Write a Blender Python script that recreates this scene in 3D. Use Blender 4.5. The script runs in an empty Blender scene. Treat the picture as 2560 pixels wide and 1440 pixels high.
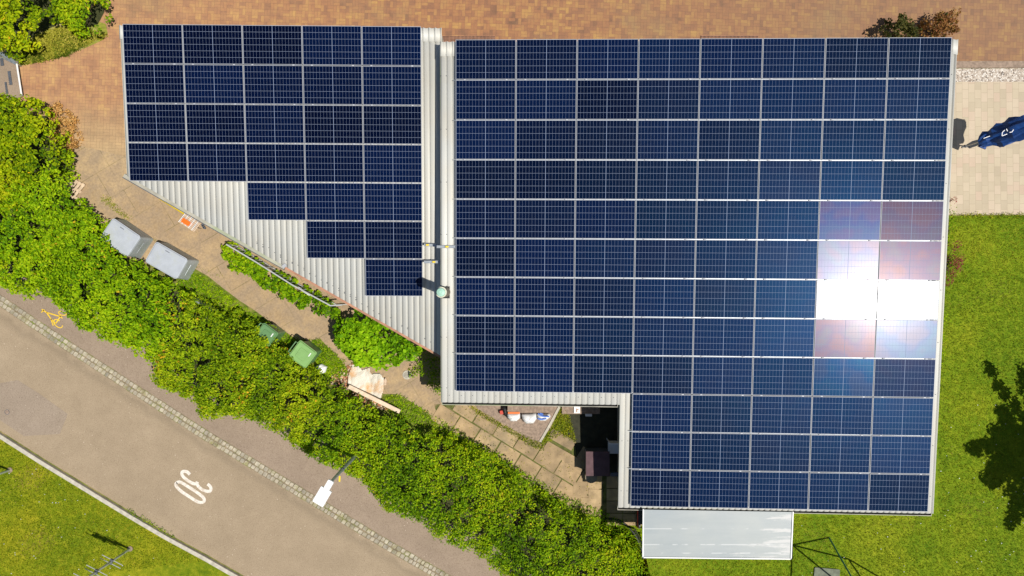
import bpy, math, random
import numpy as np
from mathutils import Vector, Matrix, Euler
R_ = math.radians
random.seed(7); rng = np.random.default_rng(11)
S = bpy.context.scene
COL = S.collection
# ------------------------------------------------------------ camera, sky, sun, exposure
HC = 23.3; FPX = 1740.0                       # camera height (m), focal length in px of a 2560 wide frame
cam = bpy.data.objects.new('camera', bpy.data.cameras.new('camera')); COL.objects.link(cam)
cam.location = (0, 0, HC); cam.rotation_euler = (0, 0, 0)
cam.data.sensor_width = 36; cam.data.lens = 36 * FPX / 2560; cam.data.clip_end = 500
S.camera = cam
SX, SY = 0.445, -0.168                          # horizontal run of the sun direction per metre of height
elev = math.atan(1 / math.hypot(SX, SY)); az = math.atan2(SY, SX)
w = bpy.data.worlds.new('World'); S.world = w; w.use_nodes = True
sky = w.node_tree.nodes.new('ShaderNodeTexSky'); sky.sky_type = 'NISHITA'; sky.sun_disc = False
sky.sun_elevation = elev; sky.sun_rotation = math.pi / 2 - az; sky.air_density = 1.0; sky.dust_density = 0.6
bg = w.node_tree.nodes['Background']; bg.inputs[1].default_value = 0.065
w.node_tree.links.new(sky.outputs[0], bg.inputs[0])
sl = bpy.data.lights.new('sun', 'SUN'); sl.energy = 4.9; sl.angle = R_(0.5); sl.color = (1, 0.95, 0.86)
sun = bpy.data.objects.new('sun', sl); COL.objects.link(sun)
sun.rotation_euler = Vector((SX, SY, 1)).to_track_quat('Z', 'Y').to_euler()
sun.location = (20, -8, 40)
S.view_settings.view_transform = 'Standard'; S.view_settings.look = 'None'
S.view_settings.exposure = 0.0; S.view_settings.gamma = 1
S.render.resolution_x = 1024; S.render.resolution_y = 576

# ------------------------------------------------------------ helpers
def W(px, py, z=0.0):
    k = (HC - z) / FPX
    return Vector(((px - 1280) * k, -(py - 720) * k, z))
def tag(o, label=None, cat=None, group=None, kind=None):
    if label: o['label'] = label
    if cat: o['category'] = cat
    if group: o['group'] = group
    if kind: o['kind'] = kind
    return o
def empty(name, loc, label=None, cat=None, group=None):
    o = bpy.data.objects.new(name, None); COL.objects.link(o); o.location = loc; o.empty_display_size = .2
    return tag(o, label, cat, group)
class MB:
    def __init__(s): s.v = []; s.f = []; s.m = []
    def add(s, vs, fs, mi=0):
        b = len(s.v); s.v += [tuple(v) for v in vs]
        s.f += [tuple(b + i for i in f) for f in fs]; s.m += [mi] * len(fs)
    def box(s, c, size, rz=0, mi=0, rot=None, taper=1.0):
        hx, hy, hz = size[0] / 2, size[1] / 2, size[2] / 2
        Rm = rot if rot is not None else Matrix.Rotation(rz, 3, 'Z')
        vs = []
        for z in (-1, 1):
            t = taper if z < 0 else 1
            for x, y in ((-1, -1), (1, -1), (1, 1), (-1, 1)):
                vs.append(Vector(c) + Rm @ Vector((x * hx * t, y * hy * t, z * hz)))
        s.add(vs, [(3, 2, 1, 0), (4, 5, 6, 7), (0, 1, 5, 4), (1, 2, 6, 5), (2, 3, 7, 6), (3, 0, 4, 7)], mi)
    def prism(s, pts, z0, z1, mi=0):
        n = len(pts)
        ar = sum(pts[i][0] * pts[(i + 1) % n][1] - pts[(i + 1) % n][0] * pts[i][1] for i in range(n))
        if ar < 0: pts = pts[::-1]
        a = [(p[0], p[1], z0 if not callable(z0) else z0(p)) for p in pts]
        b = [(p[0], p[1], z1 if not callable(z1) else z1(p)) for p in pts]
        s.add(a + b, [tuple(range(n - 1, -1, -1)), tuple(range(n, 2 * n))] + [(i, (i + 1) % n, n + (i + 1) % n, n + i) for i in range(n)], mi)
    def rbox(s, c, sx, sy, z0, z1, r, rz, mi=0, top=1.0, seg=5):
        pts = []
        for cx, cy, a0 in ((1, 1, 0), (-1, 1, 90), (-1, -1, 180), (1, -1, 270)):
            for k in range(seg):
                a = R_(a0 + 90 * k / (seg - 1)); pts.append((cx * (sx / 2 - r) + r * math.cos(a), cy * (sy / 2 - r) + r * math.sin(a)))
        ca, sa = math.cos(rz), math.sin(rz); n = len(pts)
        def T(p, t, z): return (c[0] + t * (p[0] * ca - p[1] * sa), c[1] + t * (p[0] * sa + p[1] * ca), z)
        a = [T(p, 1, z0) for p in pts]; b = [T(p, top, z1) for p in pts]
        s.add(a + b, [tuple(range(n - 1, -1, -1)), tuple(range(n, 2 * n))] + [(i, (i + 1) % n, n + (i + 1) % n, n + i) for i in range(n)], mi)
    def tube(s, pts, r, n=8, mi=0, cap=True):
        pts = [Vector(p) for p in pts]; rings = []
        rs = r if isinstance(r, (list, tuple)) else [r] * len(pts)
        for i, p in enumerate(pts):
            d = (pts[min(i + 1, len(pts) - 1)] - pts[max(i - 1, 0)]).normalized()
            a = d.orthogonal().normalized() if abs(d.z) > .9 else Vector((0, 0, 1)).cross(d).normalized()
            b = d.cross(a)
            rings.append([p + rs[i] * (math.cos(2 * math.pi * k / n) * a + math.sin(2 * math.pi * k / n) * b) for k in range(n)])
        vs = [v for rr in rings for v in rr]; fs = []
        for i in range(len(pts) - 1):
            for k in range(n): fs.append((i * n + k, i * n + (k + 1) % n, (i + 1) * n + (k + 1) % n, (i + 1) * n + k))
        if cap: fs += [tuple(range(n - 1, -1, -1)), tuple((len(pts) - 1) * n + k for k in range(n))]
        s.add(vs, fs, mi)
    def disc(s, c, r, z0, z1, n=24, mi=0, r1=None):
        r1 = r if r1 is None else r1
        a = [(c[0] + r * math.cos(2 * math.pi * k / n), c[1] + r * math.sin(2 * math.pi * k / n), z0) for k in range(n)]
        b = [(c[0] + r1 * math.cos(2 * math.pi * k / n), c[1] + r1 * math.sin(2 * math.pi * k / n), z1) for k in range(n)]
        s.add(a + b, [tuple(range(n - 1, -1, -1)), tuple(range(n, 2 * n))] + [(i, (i + 1) % n, n + (i + 1) % n, n + i) for i in range(n)], mi)
    def build(s, name, mats, parent=None, origin=None, smooth=False, local=False):
        if not isinstance(mats, (list, tuple)): mats = [mats]
        me = bpy.data.meshes.new(name)
        if local: off = Vector((0, 0, 0))
        elif parent is not None: off = Vector(parent.location) if parent.parent is None else Vector(parent.location) + Vector(parent.parent.location)
        elif origin is not None: off = Vector(origin)
        else:
            A = np.array(s.v); off = Vector(((A[:, 0].min() + A[:, 0].max()) / 2, (A[:, 1].min() + A[:, 1].max()) / 2, A[:, 2].min()))
        me.from_pydata([tuple(Vector(v) - off) for v in s.v], [], s.f)
        for m in mats: me.materials.append(m)
        me.polygons.foreach_set('material_index', s.m)
        if smooth: me.polygons.foreach_set('use_smooth', [True] * len(s.f))
        me.update()
        o = bpy.data.objects.new(name, me); COL.objects.link(o)
        if parent is not None: o.parent = parent
        elif not local: o.location = off
        return o

# ------------------------------------------------------------ materials
class NT:
    def __init__(s, name):
        s.mat = bpy.data.materials.new(name); s.mat.use_nodes = True; s.t = s.mat.node_tree
        s.b = s.t.nodes['Principled BSDF']; s.out = s.t.nodes['Material Output']
    def n(s, typ, ins=None, **kw):
        nd = s.t.nodes.new('ShaderNode' + typ)
        for k, v in kw.items(): setattr(nd, k, v)
        for k, v in (ins or {}).items(): s.set(nd.inputs[k], v)
        return nd
    def set(s, inp, v):
        if hasattr(v, 'outputs'): s.t.links.new(v.outputs[0], inp)
        elif isinstance(v, bpy.types.NodeSocket): s.t.links.new(v, inp)
        else: inp.default_value = v if not (isinstance(v, tuple) and len(v) == 3 and inp.type == 'RGBA') else (*v, 1)
    def coord(s, rot=0, kind='Object'):
        tc = s.n('TexCoord'); mp = s.n('Mapping'); s.t.links.new(tc.outputs[kind], mp.inputs[0])
        mp.inputs['Rotation'].default_value = (0, 0, rot); return mp
    def noise(s, sc, v, det=4, rough=.55, dist=0): 
        return s.n('TexNoise', {'Vector': v, 'Scale': sc, 'Detail': det, 'Roughness': rough, 'Distortion': dist})
    def ramp(s, fac, stops, mode='LINEAR'):
        r = s.n('ValToRGB', {0: fac}); e = r.color_ramp.elements; r.color_ramp.interpolation = mode
        while len(e) < len(stops): e.new(.5)
        for i, (p, c) in enumerate(stops): e[i].position = p; e[i].color = (*c, 1) if len(c) == 3 else c
        return r
    def mix(s, f, a, b, mode='MIX'):
        m = s.n('Mix', data_type='RGBA', blend_type=mode); s.set(m.inputs[0], f); s.set(m.inputs[6], a); s.set(m.inputs[7], b); return m.outputs[2]
    def math(s, op, a, b=0.0):
        m = s.n('Math', operation=op); s.set(m.inputs[0], a); s.set(m.inputs[1], b); return m
    def bump(s, h, st=.3, dist=.02):
        b = s.n('Bump', {'Strength': st, 'Distance': dist, 'Height': h}); s.set(s.b.inputs['Normal'], b)
    def fin(s, col, rough=.8, metal=0.0, spec=None):
        s.set(s.b.inputs['Base Color'], col); s.set(s.b.inputs['Roughness'], rough); s.set(s.b.inputs['Metallic'], metal)
        if spec is not None: s.b.inputs['Specular IOR Level'].default_value = spec
        return s.mat
def simple(name, col, rough=.7, metal=0.0, var=.25, sc=6.0, bump=0, kind='Object', spec=None, dirt=None, island=0):
    m = NT(name); v = m.coord(kind=kind); n = m.noise(sc, v, 5)
    r = m.ramp(n, [(.3, tuple(c * (1 - var) for c in col)), (.7, tuple(min(1, c * (1 + var * .6)) for c in col))])
    c = r
    if dirt:
        n2 = m.noise(sc * .35, v, 6, .65); f = m.ramp(n2, [(.5, (0, 0, 0)), (.68, (1, 1, 1))]); c = m.mix(f, r, dirt)
    if island: c = m.mix(1.0, c, m.ramp(m.n('NewGeometry').outputs['Random Per Island'], [(0, (1 - island,) * 3), (.5, (1, .97, .94)), (1, (1 + island * .3, 1 + island * .3, 1 + island * .2))]), 'MULTIPLY')
    if bump: m.bump(n, bump, .01)
    return m.fin(c, rough, metal, spec)

def mat_paving():
    m = NT('brick_paving'); v = m.coord(rot=R_(2))
    sx = m.n('SeparateXYZ', {0: v})
    a = m.n('TexBrick', {'Vector': v, 'Color1': (0, 0, 0), 'Color2': (1, 1, 1), 'Mortar': (.35, .35, .35), 'Scale': 1.0, 'Mortar Size': .004, 'Brick Width': .21, 'Row Height': .105, 'Bias': 0.0})
    a.offset = 0
    v2 = m.n('Mapping', {0: v}); v2.inputs['Rotation'].default_value = (0, 0, R_(90))
    b = m.n('TexBrick', {'Vector': v2, 'Color1': (0, 0, 0), 'Color2': (1, 1, 1), 'Mortar': (.35, .35, .35), 'Scale': 1.0, 'Mortar Size': .004, 'Brick Width': .21, 'Row Height': .105})
    b.offset = 0
    ck = m.n('TexChecker', {'Vector': v, 'Scale': 1 / .21, 'Color1': (0, 0, 0), 'Color2': (1, 1, 1)})
    val = m.mix(ck.outputs[1], a.outputs[0], b.outputs[0]); mor = m.mix(ck.outputs[1], a.outputs[1], b.outputs[1])
    big = m.noise(.55, v, 5, .6); mid = m.noise(2.2, v, 4, .6)
    s = m.math('ADD', m.math('MULTIPLY', val, .30), m.math('MULTIPLY', mid, .75))
    colr = m.ramp(s, [(.22, (.15, .085, .05)), (.38, (.26, .125, .068)), (.5, (.33, .155, .072)), (.64, (.38, .20, .078)), (.84, (.50, .30, .085))])
    # dusty pale area to the left, darker soiled towards the right
    sep = m.n('SeparateXYZ', {0: m.n('TexCoord').outputs['Object']})
    left = m.n('MapRange', {0: m.math('ADD', sep.outputs[0], m.math('MULTIPLY', big, 9.0)), 1: 2.0, 2: -9.0, 3: 0.0, 4: .48})
    c = m.mix(left, colr, m.ramp(mid, [(.35, (.42, .22, .12)), (.65, (.55, .33, .165))]))
    dk = m.n('MapRange', {0: m.math('ADD', sep.outputs[0], m.math('MULTIPLY', mid, 6.0)), 1: 2.0, 2: 14.0, 3: 0.0, 4: .5})
    c = m.mix(dk, c, (.22, .135, .08))
    soil = m.ramp(m.noise(.35, v, 6, .7), [(.52, (0, 0, 0)), (.68, (.6, .6, .6))]); c = m.mix(soil, c, (.26, .17, .09))
    sand = m.n('MapRange', {0: m.math('ADD', sep.outputs[1], m.math('MULTIPLY', big, 3.0)), 1: 8.0, 2: 5.9, 3: 0.0, 4: .95})
    c = m.mix(sand, c, m.ramp(mid, [(.3, (.33, .23, .125)), (.7, (.52, .37, .20))]))
    c = m.mix(m.math('MULTIPLY', mor, .55), c, (.13, .08, .05))
    m.bump(mor, .25, -.006)
    return m.fin(c, .85)
def mat_concrete(name='concrete_path', rot=R_(-31)):
    m = NT(name); v = m.coord(rot=rot)
    n1 = m.noise(.7, v, 6, .65); n2 = m.noise(14, v, 5, .7); n3 = m.noise(2.6, v, 5, .7)
    c = m.ramp(n1, [(.3, (.27, .185, .10)), (.5, (.40, .28, .15)), (.7, (.52, .37, .19))])
    c = m.mix(m.ramp(n3, [(.40, (.0, 0, 0)), (.58, (.85, .85, .85))]), c, (.27, .20, .135))
    c = m.mix(.35, c, m.ramp(n2, [(.3, (.2, .14, .09)), (.7, (.58, .42, .25))]))
    br = m.n('TexBrick', {'Vector': v, 'Scale': 1.0, 'Mortar Size': .012, 'Brick Width': 1.35, 'Row Height': .95, 'Mortar Smooth': .6}); br.offset = .37
    jm = m.math('MULTIPLY', br.outputs[1], m.ramp(m.noise(1.5, v, 4), [(.35, (0, 0, 0)), (.6, (1, 1, 1))]))
    c = m.mix(m.math('MULTIPLY', jm, .85), c, (.15, .12, .04))
    st = m.noise(7, v, 6, .8); c = m.mix(m.ramp(st, [(.66, (0, 0, 0)), (.72, (.55, .55, .55))]), c, (.72, .6, .45))
    m.bump(n2, .15, .01); return m.fin(c, .9)
def mat_asphalt(name, cols, patch=None):
    m = NT(name); v = m.coord()
    fine = m.noise(38, v, 3, .75); mid = m.noise(.5, v, 6, .6); mid2 = m.noise(1.6, v, 5, .65)
    c = m.ramp(mid, [(.35, cols[0]), (.55, cols[1]), (.72, cols[2])])
    c = m.mix(.5, c, m.ramp(mid2, [(.35, cols[0]), (.65, cols[2])]))
    f = m.ramp(fine, [(.32, (.55, .5, .46)), (.5, (1, 1, 1)), (.7, (1.0, 1.0, 1.0))]); c = m.mix(.9, c, f, 'MULTIPLY')
    sp = m.n('TexVoronoi', {'Vector': v, 'Scale': 42.0}); spk = m.ramp(sp.outputs[1], [(.93, (0, 0, 0)), (.97, (.75, .75, .75))])
    c = m.mix(m.math('MULTIPLY', spk, .8), c, (.72, .6, .48))
    if patch:
        rv = m.coord(rot=patch); se = m.n('SeparateXYZ', {0: rv})
        for off, wd, am in ((8.45, .5, .42), (6.75, .35, .22), (9.9, .22, .35)):
            d = m.math('ABSOLUTE', m.math('ADD', m.math('ADD', se.outputs[1], off), m.math('MULTIPLY', m.math('SUBTRACT', mid2, .5), .8)))
            k = m.n('MapRange', {0: d, 1: wd, 2: 0.0, 3: 0.0, 4: am}); c = m.mix(k, c, tuple(x * .55 for x in cols[0]))
    cr = m.n('TexVoronoi', {'Vector': m.mix(.12, v, m.noise(2, v).outputs[1]), 'Scale': .33}, feature='DISTANCE_TO_EDGE')
    m.bump(fine, .3, .008); return m.fin(c, .92)
def mat_lawn(name='lawn_grass', tone=(1, 1, 1)):
    m = NT(name); v = m.coord()
    a = m.noise(.45, v, 5, .6); b = m.noise(5, v, 6, .75); c_ = m.noise(26, v, 3, .8)
    c = m.ramp(a, [(.38, (.12, .19, .004)), (.5, (.22, .26, .006)), (.62, (.40, .34, .014))])
    c = m.mix(.55, c, m.ramp(b, [(.32, (.08, .14, .003)), (.5, (.22, .26, .006)), (.68, (.50, .44, .03))]))
    c = m.mix(.7, c, m.ramp(c_, [(.3, (.3, .36, .2)), (.5, (.8, .85, .7)), (.7, (1, 1, 1))]), 'MULTIPLY')
    c = m.mix(1.0, c, tone, 'MULTIPLY'); m.bump(c_, .8, .03); return m.fin(c, .9, spec=.2)
def mat_terrace():
    m = NT('terrace_slabs'); v = m.coord(rot=R_(-90.5))
    b = m.n('TexBrick', {'Vector': v, 'Color1': (0, 0, 0), 'Color2': (1, 1, 1), 'Mortar': (.5, .5, .5), 'Scale': 1.0, 'Mortar Size': .005, 'Brick Width': .31, 'Row Height': .21}); b.offset = .37
    n = m.noise(1.2, v, 4)
    c = m.ramp(b.outputs[0], [(0, (.42, .35, .25)), (.5, (.50, .42, .30)), (.8, (.54, .44, .33)), (1, (.50, .37, .28))])
    c = m.mix(.3, c, m.ramp(n, [(.3, (.40, .32, .22)), (.7, (.56, .48, .35))])); c = m.mix(m.math('MULTIPLY', b.outputs[1], .55), c, (.25, .19, .13))
    m.bump(b.outputs[1], .2, -.005); return m.fin(c, .8)
def mat_gravel():
    m = NT('pale_gravel'); v = m.coord(); vo = m.n('TexVoronoi', {'Vector': v, 'Scale': 24.0})
    se = m.n('SeparateColor', {0: vo.outputs[1]})
    c = m.ramp(se.outputs[0], [(0, (.16, .13, .11)), (.3, (.42, .34, .27)), (.7, (.60, .53, .45)), (1, (.78, .74, .68))])
    m.bump(vo.outputs[0], .8, -.03); return m.fin(c, .8)
def mat_leaf(name, rough=.65, trans=.35):
    m = NT(name); at = m.n('Attribute', attribute_name='Col'); m.fin(at.outputs[0], rough, spec=.12)
    tr = m.n('BsdfTranslucent', {0: m.mix(.25, at.outputs[0], (.35, .5, .01))}); mx = m.n('MixShader', {0: trans}); 
    m.t.links.new(m.b.outputs[0], mx.inputs[1]); m.t.links.new(tr.outputs[0], mx.inputs[2]); m.t.links.new(mx.outputs[0], m.out.inputs[0]); return m.mat
def mat_roof(name='fibre_cement_roof', col=(.66, .66, .61)):
    m = NT(name); v = m.coord(); mp = m.n('Mapping', {0: v}); mp.inputs['Scale'].default_value = (1, .12, 1)
    n = m.noise(5, mp, 5, .6); n2 = m.noise(30, v, 4, .7)
    c = m.ramp(n, [(.3, tuple(x * .88 for x in col)), (.65, tuple(x * 1.04 for x in col))])
    c = m.mix(.5, c, m.ramp(m.noise(.8, v, 5), [(.35, (col[0], col[1] * .93, col[2] * .84)), (.6, col)]))
    c = m.mix(m.ramp(n2, [(.68, (0, 0, 0)), (.78, (.5, .5, .5))]), c, (.35, .33, .3)); return m.fin(c, .55)
def mat_cell():
    m = NT('panel_cells'); v = m.coord(); oi = m.n('ObjectInfo'); at = m.n('Attribute', attribute_type='OBJECT', attribute_name='coat_rough')
    glow = m.n('Attribute', attribute_type='OBJECT', attribute_name='base_rough')
    off = m.n('VectorMath', {0: v, 1: m.n('CombineXYZ', {0: m.math('MULTIPLY', oi.outputs['Random'], 37.0)})}, operation='ADD')
    n = m.noise(1.1, off, 2, .5); vo = m.n('TexNoise', {'Vector': off, 'Scale': 9.0, 'Detail': 1.0})
    base = m.ramp(m.math('ADD', m.math('MULTIPLY', oi.outputs['Random'], .6), m.math('MULTIPLY', vo, .4)), [(.2, (.0006, .0020, .013)), (.5, (.0010, .0040, .022)), (.8, (.0015, .0070, .036))])
    tint = m.ramp(n, [(.3, (1.0, .50, .34)), (.42, (.95, .60, .75)), (.5, (.45, .50, 1.0)), (.6, (.45, .8, 1.0)), (.72, (.9, .62, .8))])
    tint = m.mix(.38, oi.outputs['Color'], tint)
    sp = m.n('TexVoronoi', {'Vector': off, 'Scale': 22.0}); ds = m.ramp(sp.outputs[0], [(.03, (1, 1, 1)), (.055, (0, 0, 0))])
    pick = m.ramp(m.n('SeparateColor', {0: sp.outputs[1]}).outputs[0], [(.86, (0, 0, 0)), (.88, (1, 1, 1))])
    dust = m.math('MULTIPLY', m.math('MULTIPLY', ds, pick), .35)
    m.fin(m.mix(dust, base, (.5, .5, .55)), glow.outputs['Fac'], spec=.13)
    m.set(m.b.inputs['Specular Tint'], m.mix(.85, tint, (.04, .34, .95)))
    cwt = m.n('Attribute', attribute_type='OBJECT', attribute_name='coat_amount'); m.set(m.b.inputs['Coat Weight'], cwt.outputs['Fac']); m.set(m.b.inputs['Coat Roughness'], at.outputs['Fac']); m.set(m.b.inputs['Coat Tint'], tint)
    # iridescent lobe: anti reflection coating over textured glass
    g = m.n('BsdfGlossy', {'Color': tint, 'Roughness': m.math('ADD', at.outputs['Fac'], .12)})
    gm = m.n('Attribute', attribute_type='OBJECT', attribute_name='haze_mix')
    mx = m.n('MixShader', {0: gm.outputs['Fac'], 1: m.b.outputs[0], 2: g.outputs[0]}); m.t.links.new(mx.outputs[0], m.out.inputs[0])
    return m.mat
def mat_backsheet():
    m = NT('panel_backsheet'); return m.fin((.22, .27, .38), .7, spec=.15)

M = dict(
    paving=mat_paving(), path=mat_concrete(), slab=simple('worn_slab', (.40, .29, .165), .9, var=.32, sc=3.2, bump=.3, dirt=(.24, .19, .12), island=.25),
    road=mat_asphalt('road_asphalt', [(.305, .235, .155), (.35, .270, .180), (.385, .300, .203)], patch=R_(32)),
    walk=mat_asphalt('pavement_asphalt', [(.27, .205, .15), (.315, .24, .178), (.345, .265, .195)]),
    lawn=mat_lawn('back_lawn_grass', (.80, .98, .9)), lawn2=mat_lawn(), terrace=mat_terrace(), gravel=mat_gravel(),
    soil=simple('garden_soil', (.10, .075, .045), .95, var=.5, sc=5, bump=.6),
    verge2=simple('slab_joint_moss', (.12, .13, .03), .95, var=.6, sc=5, bump=.5, dirt=(.26, .19, .10)), bed=simple('leaf_mould', (.045, .05, .012), .95, var=.5, sc=9, bump=.5), nook_shade=simple('painted_nook_shade', (.035, .035, .02), .95, var=.4, sc=6, bump=.4), verge=simple('rough_grass', (.13, .17, .012), .95, var=.6, sc=7, bump=.7, dirt=(.22, .20, .05)), strawg=simple('straw_grass', (.24, .25, .03), .95, var=.4, sc=6, bump=.7, dirt=(.45, .34, .16)),
    scrub=simple('scrub_soil', (.16, .17, .03), .95, var=.55, sc=4, bump=.5, dirt=(.30, .22, .10)),
    cobble=simple('granite_setts', (.43, .385, .30), .85, var=.35, sc=8, dirt=(.26, .24, .1), island=.3), joint=simple('sett_joint', (.24, .19, .12), .95, var=.4, sc=6, dirt=(.16, .2, .03)),
    kerb=simple('kerb_concrete', (.50, .46, .38), .85, var=.25, sc=7), leaf=mat_leaf('leaf'), grassm=mat_leaf('grass_blade', .6, .3),
    roof=mat_roof(col=(.60, .60, .56)), roof2=mat_roof('fibre_cement_cap', (.60, .60, .56)),
    gutter=simple('grey_gutter', (.42, .40, .33), .6, var=.3, sc=2, dirt=(.30, .36, .2)), copper=simple('rusty_fascia', (.40, .20, .12), .6, var=.3, sc=4),
    dark=simple('dark_gap', (.02, .02, .02), .9, var=.1), wall=simple('render_wall', (.45, .42, .36), .9, var=.15, sc=3),
    railm=simple('pale_rail', (.52, .53, .52), .5, .1, var=.1), alu=simple('aluminium', (.43, .44, .46), .6, .15, var=.08), galv=simple('galvanised_steel', (.42, .46, .50), .42, .6, var=.2, sc=9),
    cell=mat_cell(), back=mat_backsheet(), white=simple('white_paint', (.78, .78, .78), .5, var=.05),
    roadwhite=simple('road_marking_white', (.74, .68, .60), .8, var=.22, sc=12, dirt=(.5, .42, .33)), roadyellow=simple('road_marking_yellow', (.80, .52, .02), .8, var=.2, sc=9),
    yellow=simple('yellow_paint', (.82, .60, .02), .5, var=.12, sc=8), orange=simple('orange_plastic', (.85, .16, .01), .5, var=.12, sc=8),
    mint=simple('mint_cap', (.36, .60, .48), .5, var=.12, sc=9), cream=simple('cream_ring', (.6, .6, .48), .6), flue=simple('flue_concrete', (.26, .22, .16), .85, var=.3, sc=12),
    grey=simple('grey_container', (.42, .45, .50), .5, var=.12, sc=3, dirt=(.42, .44, .40)), grey2=simple('grey_container_body', (.34, .37, .38), .55, var=.2, sc=5, dirt=(.26, .30, .26)),
    bin=simple('green_bin', (.22, .40, .13), .45, var=.12, sc=4), bin2=simple('dark_green_bin', (.12, .25, .10), .45, var=.12, sc=4),
    wood=simple('weathered_wood', (.62, .47, .33), .85, var=.25, sc=9), pale=simple('pale_wood', (.72, .56, .42), .8, var=.2, sc=7),
    bark=simple('bark', (.10, .07, .04), .9, var=.3, sc=9), tarp=simple('stained_tarpaulin', (.66, .61, .52), .6, var=.12, sc=5.5, bump=.2, dirt=(.60, .30, .09)),
    plum=simple('plum_cover', (.10, .05, .058), .75, var=.3, sc=6), blue=simple('navy_canvas', (.006, .055, .24), .6, var=.3, sc=7), bluep=simple('blue_print', (.02, .12, .5), .5, var=.3),
    greenp=simple('green_tube', (.03, .20, .16), .45, var=.1), red=simple('red_paint', (.55, .04, .015), .5, var=.15), black=simple('black_rubber', (.015, .015, .017), .6, var=.2),
    post=simple('post_steel', (.45, .50, .45), .45, .4, var=.15), darkgrey=simple('dark_grey', (.09, .10, .12), .6, var=.2), stone=simple('rough_concrete', (.30, .22, .165), .9, var=.35, sc=12, bump=.4),
    rubble=simple('brick_rubble', (.42, .19, .09), .9, var=.5, sc=14), chip=simple('pale_chip', (.6, .45, .33), .9, var=.4, sc=9),
    grate=simple('rusty_grate', (.10, .055, .03), .7, .3, var=.3), matgrey=simple('grey_mat', (.16, .18, .13), .9, var=.35, sc=6),
)
def mat_canopy():
    m = NT('canopy_sheet'); v = m.coord(); mp = m.n('Mapping', {0: v}); mp.inputs['Scale'].default_value = (.35, 3.2, 1)
    n = m.noise(1.4, mp, 6, .7); n2 = m.noise(.45, v, 4)
    c = m.ramp(n2, [(.35, (.30, .35, .39)), (.62, (.40, .43, .43))]); c = m.mix(.25, c, m.ramp(m.noise(2, mp, 6, .7), [(.3, (.30, .36, .38)), (.7, (.5, .54, .54))]))
    sep = m.n('SeparateXYZ', {0: v}); edge = m.n('MapRange', {0: sep.outputs[0], 1: -.5, 2: 2.4, 3: -.16, 4: .13})
    low = m.n('MapRange', {0: sep.outputs[1], 1: .2, 2: -.75, 3: 0.0, 4: .10})
    st = m.ramp(m.math('ADD', m.math('ADD', n, edge), low), [(.60, (0, 0, 0)), (.68, (.9, .9, .9))]); c = m.mix(st, c, (.60, .60, .60))
    for y0 in (.22, -.26, -.52):
        d = m.math('ABSOLUTE', m.math('SUBTRACT', sep.outputs[1], y0)); k = m.n('MapRange', {0: d, 1: .022, 2: .008, 3: 0.0, 4: .4})
        c = m.mix(m.math('MULTIPLY', k, m.ramp(m.noise(2.4, m.n('Mapping', {0: v, 1: (0, y0 * 9, 0)}), 2), [(.48, (0, 0, 0)), (.55, (1, 1, 1))])), c, (.85, .85, .86))
    m.fin(c, .45); tr = m.n('BsdfTranslucent', {0: (.6, .65, .6)}); mx = m.n('MixShader', {0: .22}); tp = m.n('BsdfTransparent', {0: (.5, .5, .5)})
    m.t.links.new(m.b.outputs[0], mx.inputs[1]); m.t.links.new(tr.outputs[0], mx.inputs[2]); m.t.links.new(mx.outputs[0], m.out.inputs[0]); return m.mat
M['canopy'] = mat_canopy()

# ------------------------------------------------------------ ground sheets (each 4 mm above the one below)
def sheet(name, pts, z, mat, grid=False):
    b = MB(); P = [W(x, y, 0) for x, y in pts]
    n = len(P); ar = sum(P[i].x * P[(i + 1) % n].y - P[(i + 1) % n].x * P[i].y for i in range(n))
    if ar < 0: P = P[::-1]
    b.add([(p.x, p.y, z) for p in P], [tuple(range(n))]); o = b.build(name, mat, origin=(0, 0, 0)); return tag(o, kind='structure')
bgm = MB(); bgm.add([(-150, -150, 0), (150, -150, 0), (150, 150, 0), (-150, 150, 0)], [(0, 1, 2, 3)])
tag(bgm.build('ground', M['scrub'], origin=(0, 0, 0)), kind='structure')
COB = [(-300, 555), (-150, 654), (10, 757), (160, 858), (345, 978), (510, 1085), (640, 1164), (790, 1254), (960, 1357), (1110, 1443), (1300, 1548), (1500, 1655)]
KRB = [(-300, 893), (-150, 986), (5, 1083), (110, 1150), (230, 1223), (330, 1284), (420, 1337), (520, 1391), (612, 1444), (760, 1520), (950, 1620)]
def off(line, d):
    out = []
    for i, p in enumerate(line):
        a = line[max(i - 1, 0)]; b = line[min(i + 1, len(line) - 1)]; dx, dy = b[0] - a[0], b[1] - a[1]; L = math.hypot(dx, dy)
        out.append((p[0] - dy / L * d, p[1] + dx / L * d))      # +d goes down-left in the picture
    return out
sheet('brick_paving', [(-900, -700), (3400, -700), (3400, 153), (2300, 155), (2000, 400), (600, 430), (330, 415), (215, 400), (120, 470), (-900, 200)], .004, M['paving'])
sheet('concrete_path', [(60, 330), (330, 395), (1200, 800), (1400, 900), (1640, 1120), (1640, 1310), (1500, 1300), (1400, 1235), (1250, 1140), (1100, 1060), (960, 985), (830, 920), (760, 860), (640, 780), (520, 720), (470, 690), (300, 640), (150, 480)], .008, M['path'])
sheet('lawn', [(1500, 1305), (1600, 1250), (2000, 900), (2330, 540), (3400, 537), (3400, 2200), (1500, 2200)], .012, M['lawn'])
sheet('terrace', [(2250, 205), (3400, 203), (3400, 535), (2250, 537)], .012, M['terrace'])
sheet('gravel_strip', [(2250, 172), (3400, 168), (3400, 203), (2250, 205)], .008, M['gravel'])
b = MB(); P = [W(2250, 154), W(3400, 152), W(3400, 168), W(2250, 171)]; b.prism([(p.x, p.y) for p in P], 0, .04); tag(b.build('edging_strip', M['stone'], origin=(0, 0, 0)), kind='structure')
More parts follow.
